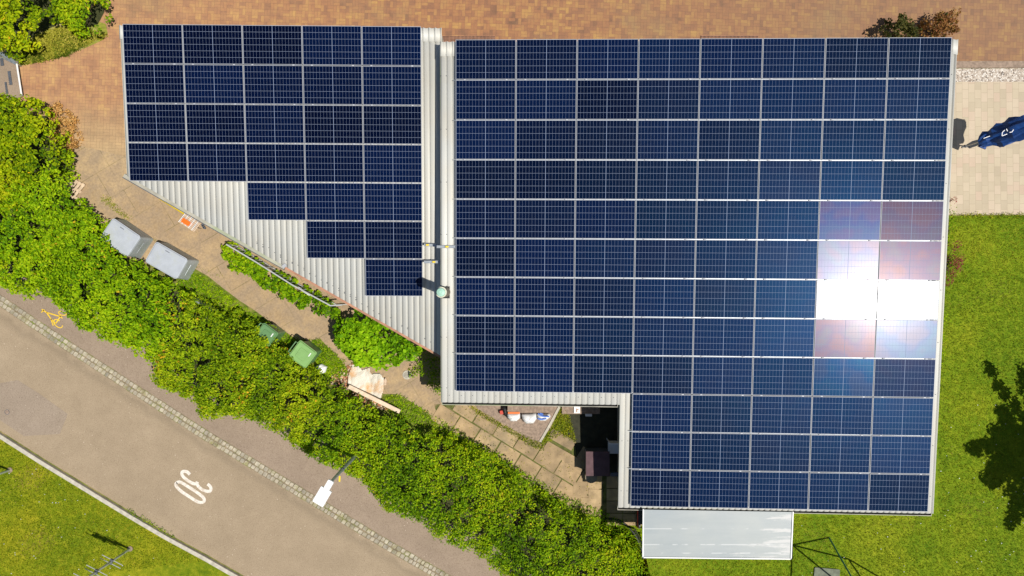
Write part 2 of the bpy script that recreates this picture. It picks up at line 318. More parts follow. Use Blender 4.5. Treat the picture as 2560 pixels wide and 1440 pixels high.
sheet('pavement', off(COB, -6) + [(1700, 1700), (1500, 1480), (1200, 1330), (700, 1020), (300, 780), (-300, 350)], .012, M['walk'])
sheet('road', off(COB, 8) + off(KRB, -3)[::-1], .004, M['road'])
sheet('lawn_lower', off(KRB, 6) + [(950, 2300), (-900, 2300), (-900, 900)], .05, M['lawn2'])
sheet('grass_verge', [(455, 672), (480, 668), (520, 690), (560, 722), (600, 752), (640, 778), (690, 815), (735, 846), (765, 862), (800, 845), (815, 862), (850, 900), (872, 925), (860, 960), (820, 1000), (600, 900), (420, 740)], .012, M['verge'])
sheet('grass_verge', [(955, 985), (990, 985), (1030, 1005), (1090, 1052), (1150, 1090), (1220, 1128), (1290, 1175), (1350, 1215), (1400, 1245), (1440, 1268), (1500, 1290), (1530, 1308), (1600, 1330), (1640, 1500), (1400, 1400), (1000, 1100)], .012, M['verge'])
sheet('grass_verge', [(0, 0), (60, 0), (265, 60), (270, 84), (258, 100), (210, 122), (160, 140), (100, 155), (52, 165), (0, 150)], .012, M['strawg'])
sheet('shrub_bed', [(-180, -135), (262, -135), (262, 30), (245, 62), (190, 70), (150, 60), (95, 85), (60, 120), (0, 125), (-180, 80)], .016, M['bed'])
sheet('slab_bed', [(1085, 1010), (1180, 1012), (1350, 1110), (1400, 1075), (1450, 1110), (1640, 1180), (1640, 1305), (1500, 1300), (1400, 1240), (1250, 1150), (1100, 1062)], .010, M['verge2'])
sheet('joint_grass', [(1150, 1010), (1182, 1012), (1215, 1035), (1262, 1062), (1310, 1090), (1345, 1108), (1375, 1075), (1402, 1014), (1440, 1014), (1445, 1115), (1400, 1092), (1362, 1108), (1352, 1125), (1330, 1120), (1290, 1095), (1235, 1062), (1195, 1038)], .012, M['verge'])
sheet('nook_shade_sheet', [(1418, 1000), (1560, 1000), (1560, 1190), (1450, 1190), (1438, 1120), (1419, 1090)], .016, M['nook_shade'])  # near-black sheet: the roof's deep shade put into the ground colour
# kerb
def strip(line, d0, d1, z0, z1):
    A, B = off(line, d0), off(line, d1); b = MB()
    for i in range(len(line) - 1):
        q = [W(*A[i]), W(*A[i + 1]), W(*B[i + 1]), W(*B[i])]; b.prism([(p.x, p.y) for p in q], z0, z1)
    return b
tag(strip(KRB, 0, 9.5, 0, .12).build('kerb', M['kerb'], origin=(0, 0, 0)), kind='structure')
tag(strip(COB, -13, 13, 0, .016).build('sett_bedding', M['joint'], origin=(0, 0, 0)), kind='structure')
cb = MB()
for row, d0 in ((0, -6.4), (1, 6.4)):
    L = [W(*p) for p in off(COB, d0)]
    seg = [(L[i + 1] - L[i]).length for i in range(len(L) - 1)]; tot = sum(seg); t = 0
    while t < tot - .2:
        s = random.uniform(.115, .175); u = t + s / 2; t += s
        i = 0
        while u > seg[i]: u -= seg[i]; i += 1
        d = (L[i + 1] - L[i]).normalized(); p = L[i] + d * u + Vector((-d.y, d.x, 0)) * random.uniform(-.008, .008)
        cb.rbox((p.x, p.y), s - .016, random.uniform(.135, .158), .012, random.uniform(.026, .038), .03, math.atan2(d.y, d.x) + random.uniform(-.08, .08), top=.9, seg=3)
tag(cb.build('setts_gutter', M['cobble'], origin=(0, 0, 0)), kind='structure')
# worn slabs of the lower path, each one slightly out of level
sb = MB(); ax = Vector((math.cos(R_(-32)), math.sin(R_(-32)), 0)); ay = Vector((-ax.y, ax.x, 0)); o0 = W(1085, 1040)
for i in range(-1, 9):
    for j in range(-1, 4):
        c = o0 + ax * (i * .80 + (.35 if j % 2 else 0)) + ay * (j * .66 - .5)
        px = c.x * FPX / HC + 1280; py = 720 - c.y * FPX / HC
        if px > 1505 or py < 1000 or (px > 1395 and py < 1120) or (px < 1370 and py - 1020 < (px - 1190) * .60 and px > 1120) or px < 1095: continue
        if py > 1075 + (px - 1110) * .60: continue
        sb.box(c + Vector((0, 0, .016 + random.uniform(-.004, .004))), (.765 + random.uniform(-.03, .01), .618 + random.uniform(-.02, .01), .03), R_(-32) + random.uniform(-.012, .012))
for (x, y, l, wd) in ((1405, 1098, .9, .34), (1412, 1140, 1.5, .32)):
    sb.box(W(x, y) + Vector((0, 0, .03)), (l, wd, .05), R_(-30))
for k_, (x, y) in enumerate(((1450, 1225), (1488, 1243), (1487, 1200), (1468, 1264))): sb.box(W(x, y) + Vector((0, 0, .022 + .004 * k_)), (.47, .54, .032), R_(-2))
for i in range(3):
    for j in range(4): sb.box(W(1536 + i * 41, 1205 + j * 31) + Vector((0, 0, .020 + .001 * i + .0007 * j)), (.53, .39, .03), 0)
tag(sb.build('slab_path', M['slab'], origin=(0, 0, 0)), kind='structure')
b = MB(); P = [W(x, y) for x, y in ((1168, 980), (1420, 980), (1398, 1018), (1349, 1104), (1322, 1096), (1195, 1022))]; b.prism([(p.x, p.y) for p in P], 0, .07)
tag(b.build('concrete_apron', M['stone'], origin=(0, 0, 0)), kind='structure')
sheet('repair_patch', [(-40, 965), (45, 950), (100, 985), (170, 1035), (150, 1085), (60, 1090), (-60, 1010)], .008, mat_asphalt('patch_asphalt', [(.28, .22, .165), (.315, .25, .185), (.345, .275, .21)]))
ed = strip([(1398, 1016), (1375, 1060), (1350, 1103)], -3, 3, 0, .10); tag(ed.build('apron_edging', M['kerb'], origin=(0, 0, 0)), kind='structure')

# ------------------------------------------------------------ road markings
def stroke_mesh(b, pts, wd, z, th=.003):
    pts = [Vector(p) for p in pts]; n = len(pts); Lf, Rt = [], []
    for i, p in enumerate(pts):
        d = (pts[min(i + 1, n - 1)] - pts[max(i - 1, 0)]); d.z = 0; d.normalize(); nn = Vector((-d.y, d.x, 0))
        ww = wd[i] if isinstance(wd, list) else wd
        Lf.append(p + nn * ww / 2); Rt.append(p - nn * ww / 2)
    for i in range(n - 1):
        b.add([(*Lf[i].xy, z), (*Rt[i].xy, z), (*Rt[i + 1].xy, z), (*Lf[i + 1].xy, z)], [(0, 1, 2, 3)])
def smooth_pts(pts, k=6):
    out = []; n = len(pts)
    for i in range(n - 1):
        p0, p1, p2, p3 = (np.array(pts[max(i - 1, 0)]), np.array(pts[i]), np.array(pts[i + 1]), np.array(pts[min(i + 2, n - 1)]))
        for t in np.linspace(0, 1, k, endpoint=False):
            out.append(tuple(.5 * ((2 * p1) + (-p0 + p2) * t + (2 * p0 - 5 * p1 + 4 * p2 - p3) * t * t + (-p0 + 3 * p1 - 3 * p2 + p3) * t ** 3)))
    out.append(tuple(pts[-1])); return out
zr = .008
b = MB()
zer = smooth_pts([(441, 1207), (451, 1205), (470, 1216), (490, 1229), (507, 1242), (511, 1251), (505, 1256), (494, 1254), (476, 1243), (456, 1230), (443, 1218), (440, 1210), (443, 1206.5)], 5)
stroke_mesh(b, [W(*p) for p in zer], .105, zr)
th = smooth_pts([(475, 1186), (467, 1179), (457, 1179), (455, 1186), (462, 1195), (474, 1204), (485, 1209), (491, 1209), (494, 1204)], 5)
stroke_mesh(b, [W(*p) for p in th], .105, zr + .001)
th = smooth_pts([(492, 1206), (495, 1214), (503, 1222), (514, 1227), (524, 1228), (528, 1222), (525, 1215), (519, 1210)], 5)
stroke_mesh(b, [W(*p) for p in th], .105, zr + .002)
o = b.build('speed_marking', M['roadwhite'], origin=W(485, 1215)); tag(o, 'worn white painted 30 on the road below the sett gutter', 'road marking')
b = MB()
for cx, cy, r1, r2, a in ((146, 809, 13, 7.5, .75), (157, 783, 10, 5, .2)):
    stroke_mesh(b, [W(cx + r1 * math.cos(t) * math.cos(a) - r2 * math.sin(t) * math.sin(a), cy + r1 * math.cos(t) * math.sin(a) + r2 * math.sin(t) * math.cos(a)) for t in np.linspace(-.6, 4.6, 24)], .026, .016)
for q in ([(105, 773), (117, 781), (128, 797), (140, 809)], [(104, 781), (112, 774)], [(117, 781), (150, 791)], [(128, 797), (134, 814)], [(140, 809), (153, 789)], [(148, 788), (157, 796)]):
    stroke_mesh(b, [W(*p) for p in q], .035, .017)
tag(b.build('bicycle_marking', M['roadyellow'], origin=W(135, 795)), 'yellow painted bicycle symbol on the pavement by the hedge foot', 'road marking')
t = empty('manhole_cover', W(18, 1030), 'small round metal access cover set in the road at left edge', 'manhole cover')
b = MB(); p = W(18, 1030); b.disc(p, .07, .004, .013); b.build('lid', M['stone'], t)
b = MB(); b.disc(p, .085, .004, .010, 20); b.build('rim', M['darkgrey'], t)

# ------------------------------------------------------------ roof planes (panel surface), recovered from the panel grid
def rotm(a, b_, c):
    return np.array(Euler((a, b_, c), 'XYZ').to_matrix())
class Plane:
    def __init__(s, o, r): s.o = np.array(o) + [0, 0, HC]; s.R = rotm(*r); s.u = s.R[:, 0]; s.d = -s.R[:, 1]; s.n = s.R[:, 2]
    def P(s, a, b_, c=0): return Vector(s.o + a * s.u + b_ * s.d + c * s.n)
    def ab(s, px, py, c=0):       # where the line of sight through a photo point meets the sheet
        r = np.array([(px - 1280) / FPX, -(py - 720) / FPX, -1.]); o = s.o + c * s.n; C = np.array([0, 0, HC])
        t = ((o - C) @ s.n) / (r @ s.n); q = C + t * r - o; return float(q @ s.u), float(q @ s.d)
PM = Plane((-1.6375578788, 7.2245627577, -20.2491245697), (0.0735547424, -0.0355571918, -0.008070341))
PA = Plane((-11.5306046117, 7.8148354495, -20.6003181151), (0.0984526104, 0.0075875033, -0.0056631171))
PU, PV, PW, PH = 1.7692, 1.154, 1.749, 1.134
CR = -.125                                       # corrugation crests under the panel faces
def corrugated(name, plane, a0, a1, topf, botf, mat, parent, c=CR, pitch=.177, amp=.020, step=16, phase=0.0, breaks=()):
    n = int(round((a1 - a0) / pitch * step)); A = list(np.linspace(a0, a1, n + 1)); b = MB(); rows = 2
    me_v = []; me_f = []
    prev = None
    for i, a in enumerate(A):
        z = c - amp + amp * math.cos(2 * math.pi * (a - a0) / pitch + phase)
        ph_ = ((a - a0) / pitch + phase / 6.2832) % 1.0; ph_ = min(ph_, 1 - ph_)
        z = c - amp * (1.35 * math.exp(-(ph_ / .13) ** 2) + .35 * (1 - math.cos(2 * math.pi * (ph_ - .5))) * .5)
        t_, bo = topf(a), botf(a)
        vs = [plane.P(a, t_, z), plane.P(a, bo, z)]; b.v += [tuple(v) for v in vs]
    for i in range(n):
        if any(A[i] <= x < A[i + 1] for x in breaks): continue
        b.f.append((2 * i, 2 * i + 1, 2 * i + 3, 2 * i + 2)); b.m.append(0)
    o = b.build(name, mat, parent, smooth=True); md = o.modifiers.new('s', 'SOLIDIFY'); md.thickness = .008; md.offset = -1
    return o
# ---- larger building
aL = PM.ab(1102, 560, CR)[0]; aR = PM.ab(2366, 650, CR)[0]; bT = PM.ab(1200, 104, CR)[1]
bB1 = PM.ab(1320, 1009, CR)[1]; aS = PM.ab(1547, 1140, CR)[0]; bB2 = PM.ab(1950, 1277, CR)[1]
MBd = empty('solar_roof_building', PM.P(6, 6, 0).xy.to_3d(), 'large low building whose pale corrugated roof is covered with solar panels', 'building')
corrugated('roof', PM, aL, aS, lambda a: bT + .35, lambda a: bB1, M['roof'], MBd, breaks=())
corrugated('roof', PM, aS, aR, lambda a: bT + .35, lambda a: bB2, M['roof'], MBd, phase=.6)
corrugated('ridge_sheet', PM, aL - .02, aR + .03, lambda a: bT - .012 * math.cos((a - aL) / .177 * 2 * math.pi), lambda a: bT + .42, M['roof2'], MBd, c=CR + .011)
def plane_prism(b, plane, poly, c_top, z0=0.0):
    T = [plane.P(a, bb, c_top) for a, bb in poly]; n = len(T)
    bot = [(t.x, t.y, z0) for t in T]; b.add([tuple(t) for t in T] + bot, [tuple(range(n - 1, -1, -1)), tuple(range(n, 2 * n))] + [(i, (i + 1) % n, n + (i + 1) % n, n + i) for i in range(n)])
b = MB(); i_ = .28
plane_prism(b, PM, [(aL + .1, bT + .1), (aR - i_, bT + .1), (aR - i_, bB2 - i_), (aS + i_, bB2 - i_), (aS + i_, bB1 - i_), (aL + .1, bB1 - i_)], CR - .09)
b.build('wall', M['wall'], MBd)
def plane_box(b, plane, a0, a1, b0, b1, c0, c1, mi=0):
    vs = [plane.P(a, bb, c) for c in (c0, c1) for a, bb in ((a0, b1), (a1, b1), (a1, b0), (a0, b0))]
    b.add(vs, [(3, 2, 1, 0), (4, 5, 6, 7), (0, 1, 5, 4), (1, 2, 6, 5), (2, 3, 7, 6), (3, 0, 4, 7)], mi)
def gutter(plane, a0, a1, bb, parent, mat, lip=.10):
    b = MB(); c = CR - .055
    plane_box(b, plane, a0, a1, bb - .03, bb - .006, c - .10, c)
    plane_box(b, plane, a0, a1, bb - .006, bb + lip, c - .12, c - .095, 1)  # channel floor near black: the gutter's inner shade put into its colour
    plane_box(b, plane, a0, a1, bb + lip, bb + lip + .018, c - .12, c - .02)
    plane_box(b, plane, a0 - .012, a0, bb - .03, bb + lip + .018, c - .12, c - .02); plane_box(b, plane, a1, a1 + .012, bb - .03, bb + lip + .018, c - .12, c - .02)
    return b.build('gutter', [mat, M['dark']], parent)
gutter(PM, aL + .02, aS - .06, bB1, MBd, M['gutter'], .075); gutter(PM, aS + .01, aR - .02, bB2, MBd, M['gutter'], .085)
b = MB(); plane_box(b, PM, aL - .015, aL + .0, bT + .05, bB1, CR - .19, CR - .045); b.build('verge_board', M['gutter'], MBd)
b = MB(); plane_box(b, PM, aR, aR + .02, bT + .05, bB2, CR - .19, CR - .045); b.build('verge_board', M['roof2'], MBd)
b = MB()
for a_ in np.arange(aL + .26, aS, .354):
    for bb in (bB1 - .22,): 
        q = PM.P(a_ + random.uniform(-.01, .01), bb, CR + .004); b.disc(q, .011, q.z, q.z + .01, 8)
for bb in np.arange(1.0, bB2 - .2, 1.55):
    for a_ in ((aL + .177, aL + .02) if bb < bB1 else (aS + .09, aS + .267)) + (aR - .12,):
        q = PM.P(a_, bb, CR + .004); b.disc(q, .011, q.z, q.z + .01, 8)
b.build('roof_screws', M['darkgrey'], MBd)
# ---- annexe with the slanted eave
AB_ = lambda x, y: PA.ab(x, y, CR)
a0A, _ = AB_(303, 150); a1A = AB_(1104, 75)[0]; bTA = AB_(1085, 70)[1]
p0 = AB_(312, 437); p1 = AB_(1096, 886)
sl_ = (p1[1] - p0[1]) / (p1[0] - p0[0]); botA = lambda a: p0[1] + (a - p0[0]) * sl_
ANX = empty('annexe_building', PA.P(6, 3, 0).xy.to_3d(), 'smaller annexe with slanted eave and pale corrugated roof left of the large building', 'building')
corrugated('roof', PA, a0A, a1A, lambda a: bTA + .36, botA, M['roof'], ANX)
corrugated('ridge_sheet', PA, a0A - .03, a1A, lambda a: bTA - .012 * math.cos((a - a0A) / .177 * 2 * math.pi), lambda a: bTA + .40, M['roof2'], ANX, c=CR + .011)
b = MB(); plane_prism(b, PA, [(a0A + .1, bTA + .1), (a1A - .02, bTA + .1), (a1A - .02, botA(a1A) - .35), (a0A + .1, botA(a0A) - .3)], CR - .09); b.build('wall', M['wall'], ANX)
def slant(a_s, a_e, d0, d1, c0, c1, mat, nm='fascia'):
    b = MB(); L = math.hypot(1, sl_); nx, ny = -sl_ / L, 1 / L
    q = [(a_s + nx * d0, botA(a_s) + ny * d0), (a_e + nx * d0, botA(a_e) + ny * d0), (a_e + nx * d1, botA(a_e) + ny * d1), (a_s + nx * d1, botA(a_s) + ny * d1)]
    vs = [PA.P(x, y, c0) for x, y in q] + [PA.P(x, y, c1) for x, y in q]
    b.add(vs, [(0, 1, 2, 3), (7, 6, 5, 4), (4, 5, 1, 0), (5, 6, 2, 1), (6, 7, 3, 2), (7, 4, 0, 3)]); return b.build(nm, mat, ANX)
am = AB_(712, 662)[0]
slant(a0A - .1, am, -.01, .105, CR - .17, CR - .06, M['gutter'], 'gutter'); slant(am + .01, a1A - .06, -.01, .08, CR - .17, CR - .06, M['copper'], 'fascia')
slant(a0A - .1, am, .105, .125, CR - .2, CR - .045, M['darkgrey'], 'gutter_lip')
b = MB(); plane_box(b, PA, a0A - .015, a0A, bTA + .05, botA(a0A) - .02, CR - .19, CR - .045); b.build('verge_board', M['roof2'], ANX)
q = PA.P(am, botA(am) - .02, CR + .03); b = MB(); b.box(q, (.13, .10, .05), .6); b.build('bracket', M['alu'], ANX)
b = MB()
for k in range(60):
    a_ = random.uniform(a0A + 3.2, a1A - .3); hi = 4.7 if a_ < 7 else 6.0 if a_ < 9 else 7.0
    if a_ > 3.6:
        bb = botA(a_) - .25; q = PA.P(a0A + .177 * round((a_ - a0A) / .177), bb, CR + .004); b.disc(q, .011, q.z, q.z + .01, 8)
b.build('roof_screws', M['darkgrey'], ANX)

# ------------------------------------------------------------ solar panels
def panel_proto():
    root = empty('solar_panel', (0, 0, 0))
    fw = .009; b = MB(); h = .035
    for (x0, x1, y0, y1) in ((-PW / 2, PW / 2, PH / 2 - fw, PH / 2), (-PW / 2, PW / 2, -PH / 2, -PH / 2 + fw), (-PW / 2, -PW / 2 + fw, -PH / 2 + fw, PH / 2 - fw), (PW / 2 - fw, PW / 2, -PH / 2 + fw, PH / 2 - fw)):
        b.box(((x0 + x1) / 2, (y0 + y1) / 2, -h / 2), (x1 - x0, y1 - y0, h))
    f = b.build('frame', M['alu'], local=True); f.parent = root
    b = MB(); z = -.003
    X = [-PW / 2 + fw]; kind = [1]
    mg, mid, gx, gy = .005, .013, .0030, .0058
    cw = (PW - 2 * fw - 2 * mg - mid - 16 * gx) / 18
    cells_x = []; x = -PW / 2 + fw + mg
    for k in range(18):
        cells_x.append((x, x + cw)); x += cw + (mid if k == 8 else gx)
    ch = (PH - 2 * fw - 2 * mg - 5 * gy) / 6; cells_y = []; y = -PH / 2 + fw + mg
    for k in range(6): cells_y.append((y, y + ch)); y += ch + gy
    xs = sorted({-PW / 2 + fw, PW / 2 - fw} | {v for c in cells_x for v in c}); ys = sorted({-PH / 2 + fw, PH / 2 - fw} | {v for c in cells_y for v in c})
    cx0 = {c[0] for c in cells_x}; cy0 = {c[0] for c in cells_y}
    V = [(xx, yy, z) for yy in ys for xx in xs]; nx = len(xs); b.v = V
    for j in range(len(ys) - 1):
        for i in range(nx - 1):
            b.f.append((j * nx + i, j * nx + i + 1, (j + 1) * nx + i + 1, (j + 1) * nx + i)); b.m.append(0 if (xs[i] in cx0 and ys[j] in cy0) else 1)
    g = b.build('glass', [M['cell'], M['back']], local=True); g.parent = root
    for s in (-1, 1):
        b = MB(); b.box((s * .61, -PH / 2 - .010, -.001), (.055, .020, .012)); b.box((s * .61, -PH / 2 - .012, -.05), (.022, .018, .085)); b.disc((s * .61, -PH / 2 - .010, 0), .007, .004, .012, 6)
        c = b.build('clamp', M['alu'], local=True); c.parent = root
    return root
proto = panel_proto(); pkids = list(proto.children); used = False
ORD = ['', 'first', 'second', 'third', 'fourth', 'fifth', 'sixth', 'seventh', 'eighth', 'ninth', 'tenth', 'eleventh', 'twelfth']
def place_panel(plane, col, row, label, group, tilt=(0, 0), cr=.08, br=.42, hz=0.0, tint=(.5, .7, 1)):
    global used
    if not used: o = proto; kids = pkids; used = True
    else:
        o = proto.copy(); COL.objects.link(o); kids = []
        for k in pkids:
            c = k.copy(); COL.objects.link(c); c.parent = o; kids.append(c)
    Rm = Matrix(plane.R.tolist()) @ Euler((R_(tilt[0]), R_(tilt[1]), 0)).to_matrix()
    Mx = Rm.to_4x4(); Mx.translation = plane.P((col + .5) * PU - (PU - PW) / 2, (row + .5) * PV - (PV - PH) / 2, 0); o.matrix_world = Mx
    for k in kids:
        if k.name.startswith('glass'):
            k['coat_rough'] = float(cr); k['base_rough'] = float(br); k['haze_mix'] = float(hz); k['coat_amount'] = .26 if hz in (.0150, .0151) else .09 if hz > .0139 else .05 if hz > .003 else .10; k.color = (*tint, 1)
    tag(o, label, 'solar panel', group)
special = {  # (row, col): coat roughness, base roughness, extra lobe, tilt, tint
    (5, 7): (.22, .40, .0135, (0, 0), (.30, .30, 1.0)), (5, 8): (.22, .42, .0088, (0, 0), (.95, .42, .50)),
    (6, 7): (.19, .40, .0200, (0, 0), (.88, .78, 1.0)), (6, 8): (.19, .42, .0135, (0, 0), (1.0, .52, .50)),
    (7, 7): (.17, .40, .0151, (0, 0), (.97, .98, 1.0)), (7, 8): (.17, .40, .0150, (0, 0), (.60, .85, 1.0)),
    (8, 7): (.17, .42, .0108, (0, 0), (1.0, .60, .60)), (8, 8): (.18, .42, .0138, (0, 0), (.55, .70, 1.0)),
    (9, 7): (.06, .36, .0042, (0, 0), (.08, .45, 1.0)), (9, 8): (.06, .42, .0006, (0, 0), (.8, .6, .9)),
}
for r in range(1, 13):
    cols = range(1, 9) if r <= 9 else range(4, 9)
    for c in cols:
        nth = c if r <= 9 else c - 3
        place = f'{ORD[r]} row from top, {ORD[nth]} from left'
        if r in (6, 7, 8) and c in (7, 8): lab = f'sun-glared whitish solar panel on larger roof, {place}'
        elif r == 5 and c in (7, 8): lab = f'violet shining solar panel on larger roof, {place}'
        else: lab = f'navy blue solar panel on larger roof, {place}'
        cr, br, hz, ti, tn = special.get((r, c), (.06, random.choice((.31, .34, .36, .38, .41)), 0.0, (random.uniform(-.5, .5), random.uniform(-.5, .5)), (random.uniform(.3, .75), random.uniform(.55, .75), 1)))
        place_panel(PM, c - 1 if r <= 9 else c - 1, r - 1, lab, 'solar panels on the larger roof', ti, cr, br, hz, tn)
for r, c0_ in zip(range(1, 8), (1, 1, 1, 1, 3, 4, 5)):
    for c in range(c0_, 6):
        lab = f'navy blue solar panel on smaller annexe roof, {ORD[r]} row from top, {ORD[c - c0_ + 1]} from left'
        place_panel(PA, c - 1, r - 1, lab, 'solar panels on the annexe roof', (random.uniform(-.4, .4), random.uniform(-.4, .4)), .06, random.uniform(.30, .34), 0, (.3, .4, 1))
# rail ends between the rows, left edge of the larger array
for r in range(1, 12):
    if r == 9: continue
    a_ = 0 if r < 9 else 3 * PU
    b = MB(); plane_box(b, PM, a_ - .085, a_ + (13.9 if r < 9 else 8.6) - .0, r * PV - .016, r * PV - .004, -.10, -.045)
    tag(b.build('mounting_rail', M['galv']), f'aluminium rail running between the {ORD[r]} and {ORD[r+1]} panel rows of the larger roof', 'rail', 'mounting rails between panel rows')

# ------------------------------------------------------------ things on the roof
ca, cbb = PM.ab(1114, 730, CR); base = PM.P(ca, cbb, CR)
CH = empty('chimney_flue', base, 'round flue with mint green cap standing on the larger roof', 'chimney')
b = MB(); b.disc(base, .145, base.z - .05, base.z + 1.22, 28); b.build('pipe', M['flue'], CH, smooth=False)
b = MB(); b.disc(base, .155, base.z + 1.22, base.z + 1.30, 28); b.disc(base, .118, base.z + 1.30, base.z + 1.36, 28); b.build('collar', M['cream'], CH)
b = MB(); b.disc(base, .125, base.z + 1.36, base.z + 1.43, 28, r1=.115); b.disc(base, .115, base.z + 1.43, base.z + 1.455, 28, r1=.04); b.build('cap', M['mint'], CH)
b = MB(); plane_box(b, PM, ca - .13, ca + .125, cbb - .17, cbb + .19, CR - .03, CR + .006); b.build('flashing', M['black'], CH)
def tray(p, q, zc, label, yellow=None, wd=.07):
    A, B = PM.P(*PM.ab(p[0], p[1], zc), zc), PM.P(*PM.ab(q[0], q[1], zc), zc); t = empty('cable_tray', A, label, 'cable tray', 'cable trays crossing the roof gap')
    b = MB(); d = (B - A); L = d.length; mid = (A + B) / 2; rq = Vector((1, 0, 0)).rotation_difference(d.normalized()).to_matrix()
    for s in (-1, 1): b.box(mid + rq @ Vector((0, s * wd / 2, .015)), (L, .008, .045), rot=rq)
    b.box(mid, (L, wd, .012), rot=rq); b.build('channel', M['galv'], t)
    if yellow:
        b = MB(); b.box(A + d * yellow + Vector((0, 0, .045)), (.09, .05, .008)); b.build('sticker', M['yellow'], t)
tray((1060, 612), (1096, 614), CR - .30, 'upper left cable tray bridging the roof gap above the flue', .25)
tray((1092, 617), (1139, 617), CR + .06, 'upper right cable tray on the larger roof edge with yellow sticker', .55)
tray((1060, 655), (1102, 655), CR - .30, 'lower cable tray between the two roofs just above the flue', .6)

# ------------------------------------------------------------ foliage
def leaves(name, pos, nrm, size, cols, parent, asp=.55, mat=None, spread=.75, fold=.22):
    N = len(pos); 
    nrm = nrm + rng.normal(0, spread, (N, 3)); nrm[:, 2] = np.abs(nrm[:, 2]) + .45; nrm /= np.linalg.norm(nrm, axis=1)[:, None]
    t = rng.normal(0, 1, (N, 3)); t -= (t * nrm).sum(1)[:, None] * nrm; t /= np.linalg.norm(t, axis=1)[:, None]; s = np.cross(nrm, t)
    sz = size * rng.uniform(.6, 1.25, N)[:, None]
    base = pos - t * sz * .5; tip = pos + t * sz * .5 - nrm * sz * .1
    c1 = pos - t * sz * .12 + s * sz * asp * .5 + nrm * sz * fold * .5; c2 = pos - t * sz * .12 - s * sz * asp * .5 + nrm * sz * fold * .5
    d1 = pos + t * sz * .25 + s * sz * asp * .36 + nrm * sz * fold * .3; d2 = pos + t * sz * .25 - s * sz * asp * .36 + nrm * sz * fold * .3
    V = np.stack([base, c1, d1, tip, d2, c2], 1).reshape(-1, 3); off_ = np.array(parent.location) if parent is not None else np.zeros(3)
    me = bpy.data.meshes.new(name); me.vertices.add(6 * N); me.vertices.foreach_set('co', (V - off_).ravel())
    me.loops.add(8 * N); me.polygons.add(2 * N)
    idx = (np.arange(N)[:, None] * 6 + np.array([0, 3, 2, 1, 0, 5, 4, 3])[None]).ravel(); me.loops.foreach_set('vertex_index', idx)
    me.polygons.foreach_set('loop_start', np.arange(2 * N) * 4); me.polygons.foreach_set('loop_total', np.full(2 * N, 4))
    ca_ = me.color_attributes.new('Col', 'FLOAT_COLOR', 'POINT'); C = np.repeat(np.c_[cols, np.ones(N)], 6, 0); ca_.data.foreach_set('color', C.ravel())
    me.materials.append(mat or M['leaf']); me.update(); me.validate()
    o = bpy.data.objects.new(name, me); COL.objects.link(o)
    if parent is not None: o.parent = parent
    return o
def inside(P, poly):
    x, y = P[:, 0], P[:, 1]; r = np.zeros(len(P), bool); n = len(poly)
    for i in range(n):
        x1, y1 = poly[i]; x2, y2 = poly[(i + 1) % n]
        c = ((y1 > y) != (y2 > y)); xi = (x2 - x1) * (y - y1) / ((y2 - y1) if y2 != y1 else 1e-9) + x1; r ^= c & (x < xi)
    return r
def edist(P, poly):
    d = np.full(len(P), 1e9); n = len(poly)
    for i in range(n):
        a = np.array(poly[i]); b_ = np.array(poly[(i + 1) % n]); ab = b_ - a; t = np.clip(((P - a) @ ab) / (ab @ ab), 0, 1); d = np.minimum(d, np.linalg.norm(P - (a + t[:, None] * ab), axis=1))
    return d
def vnoise(P, sc, seed=0):
    q = P[:, :2] * sc; r = np.random.default_rng(seed); out = np.zeros(len(P))
    for k in range(5):
        a, f, p = r.uniform(0, 6.28), r.uniform(.6, 2.2), r.uniform(0, 6.28); out += np.sin((q[:, 0] * math.cos(a) + q[:, 1] * math.sin(a)) * f + p)
    return out / 3
PAL = {  # stops dark..bright, optional accent
    'yellow': ([(.05, .12, .003), (.19, .30, .003), (.36, .46, .004), (.52, .54, .01)], (.80, .44, .02), .035),
    'lime':   ([(.06, .16, .003), (.16, .32, .003), (.30, .47, .004), (.44, .56, .01)], (.6, .42, .02), .01),
    'olive':  ([(.06, .13, .004), (.16, .28, .004), (.30, .42, .006), (.46, .52, .012)], (.62, .36, .02), .012),
    'green':  ([(.06, .14, .004), (.15, .29, .004), (.29, .44, .005), (.46, .54, .01)], (.5, .42, .02), .008),
    'round':  ([(.05, .16, .003), (.15, .33, .004), (.26, .48, .006), (.38, .58, .01)], None, 0),
    'brown':  ([(.32, .16, .05), (.50, .26, .08), (.66, .38, .13), (.75, .5, .2)], (.2, .12, .04), .1),
    'rust':   ([(.06, .03, .02), (.18, .07, .03), (.32, .14, .05), (.38, .24, .06)], (.06, .07, .02), .2),
    'darkbush': ([(.012, .02, .012), (.03, .04, .015), (.07, .075, .02), (.12, .11, .03)], (.1, .05, .02), .1),
    'red':    ([(.14, .02, .03), (.28, .04, .06), (.38, .09, .10)], None, 0),
    'weed':   ([(.07, .13, .004), (.18, .25, .006), (.34, .37, .01), (.56, .50, .04)], (.4, .3, .08), .05),
    'weed2':   ([(.05, .10, .003), (.12, .17, .005), (.24, .27, .008), (.40, .36, .03)], (.3, .24, .06), .04),
    'straw':  ([(.24, .27, .02), (.40, .38, .04), (.55, .48, .09)], (.12, .17, .01), .3),
}
def pcol(pal, N, P, seed=0, clump=0):
    st, acc, pa = PAL[pal]; st = np.array(st); f = np.clip(rng.beta(2.2, 2.0, N) + .22 * vnoise(P, 1.6, seed) + clump, 0, .999) * (len(st) - 1)
    i = f.astype(int); k = (f - i)[:, None]; c = st[i] * (1 - k) + st[np.minimum(i + 1, len(st) - 1)] * k
    if acc:
        m = (rng.random(N) < pa * (.25 + 14 * np.clip(vnoise(P, 1.7, seed + 5) - .55, 0, 1)) ); c[m] = np.array(acc) * rng.uniform(.6, 1.3, (m.sum(), 1))
    return c * rng.uniform(.92, 1.22, (N, 1))
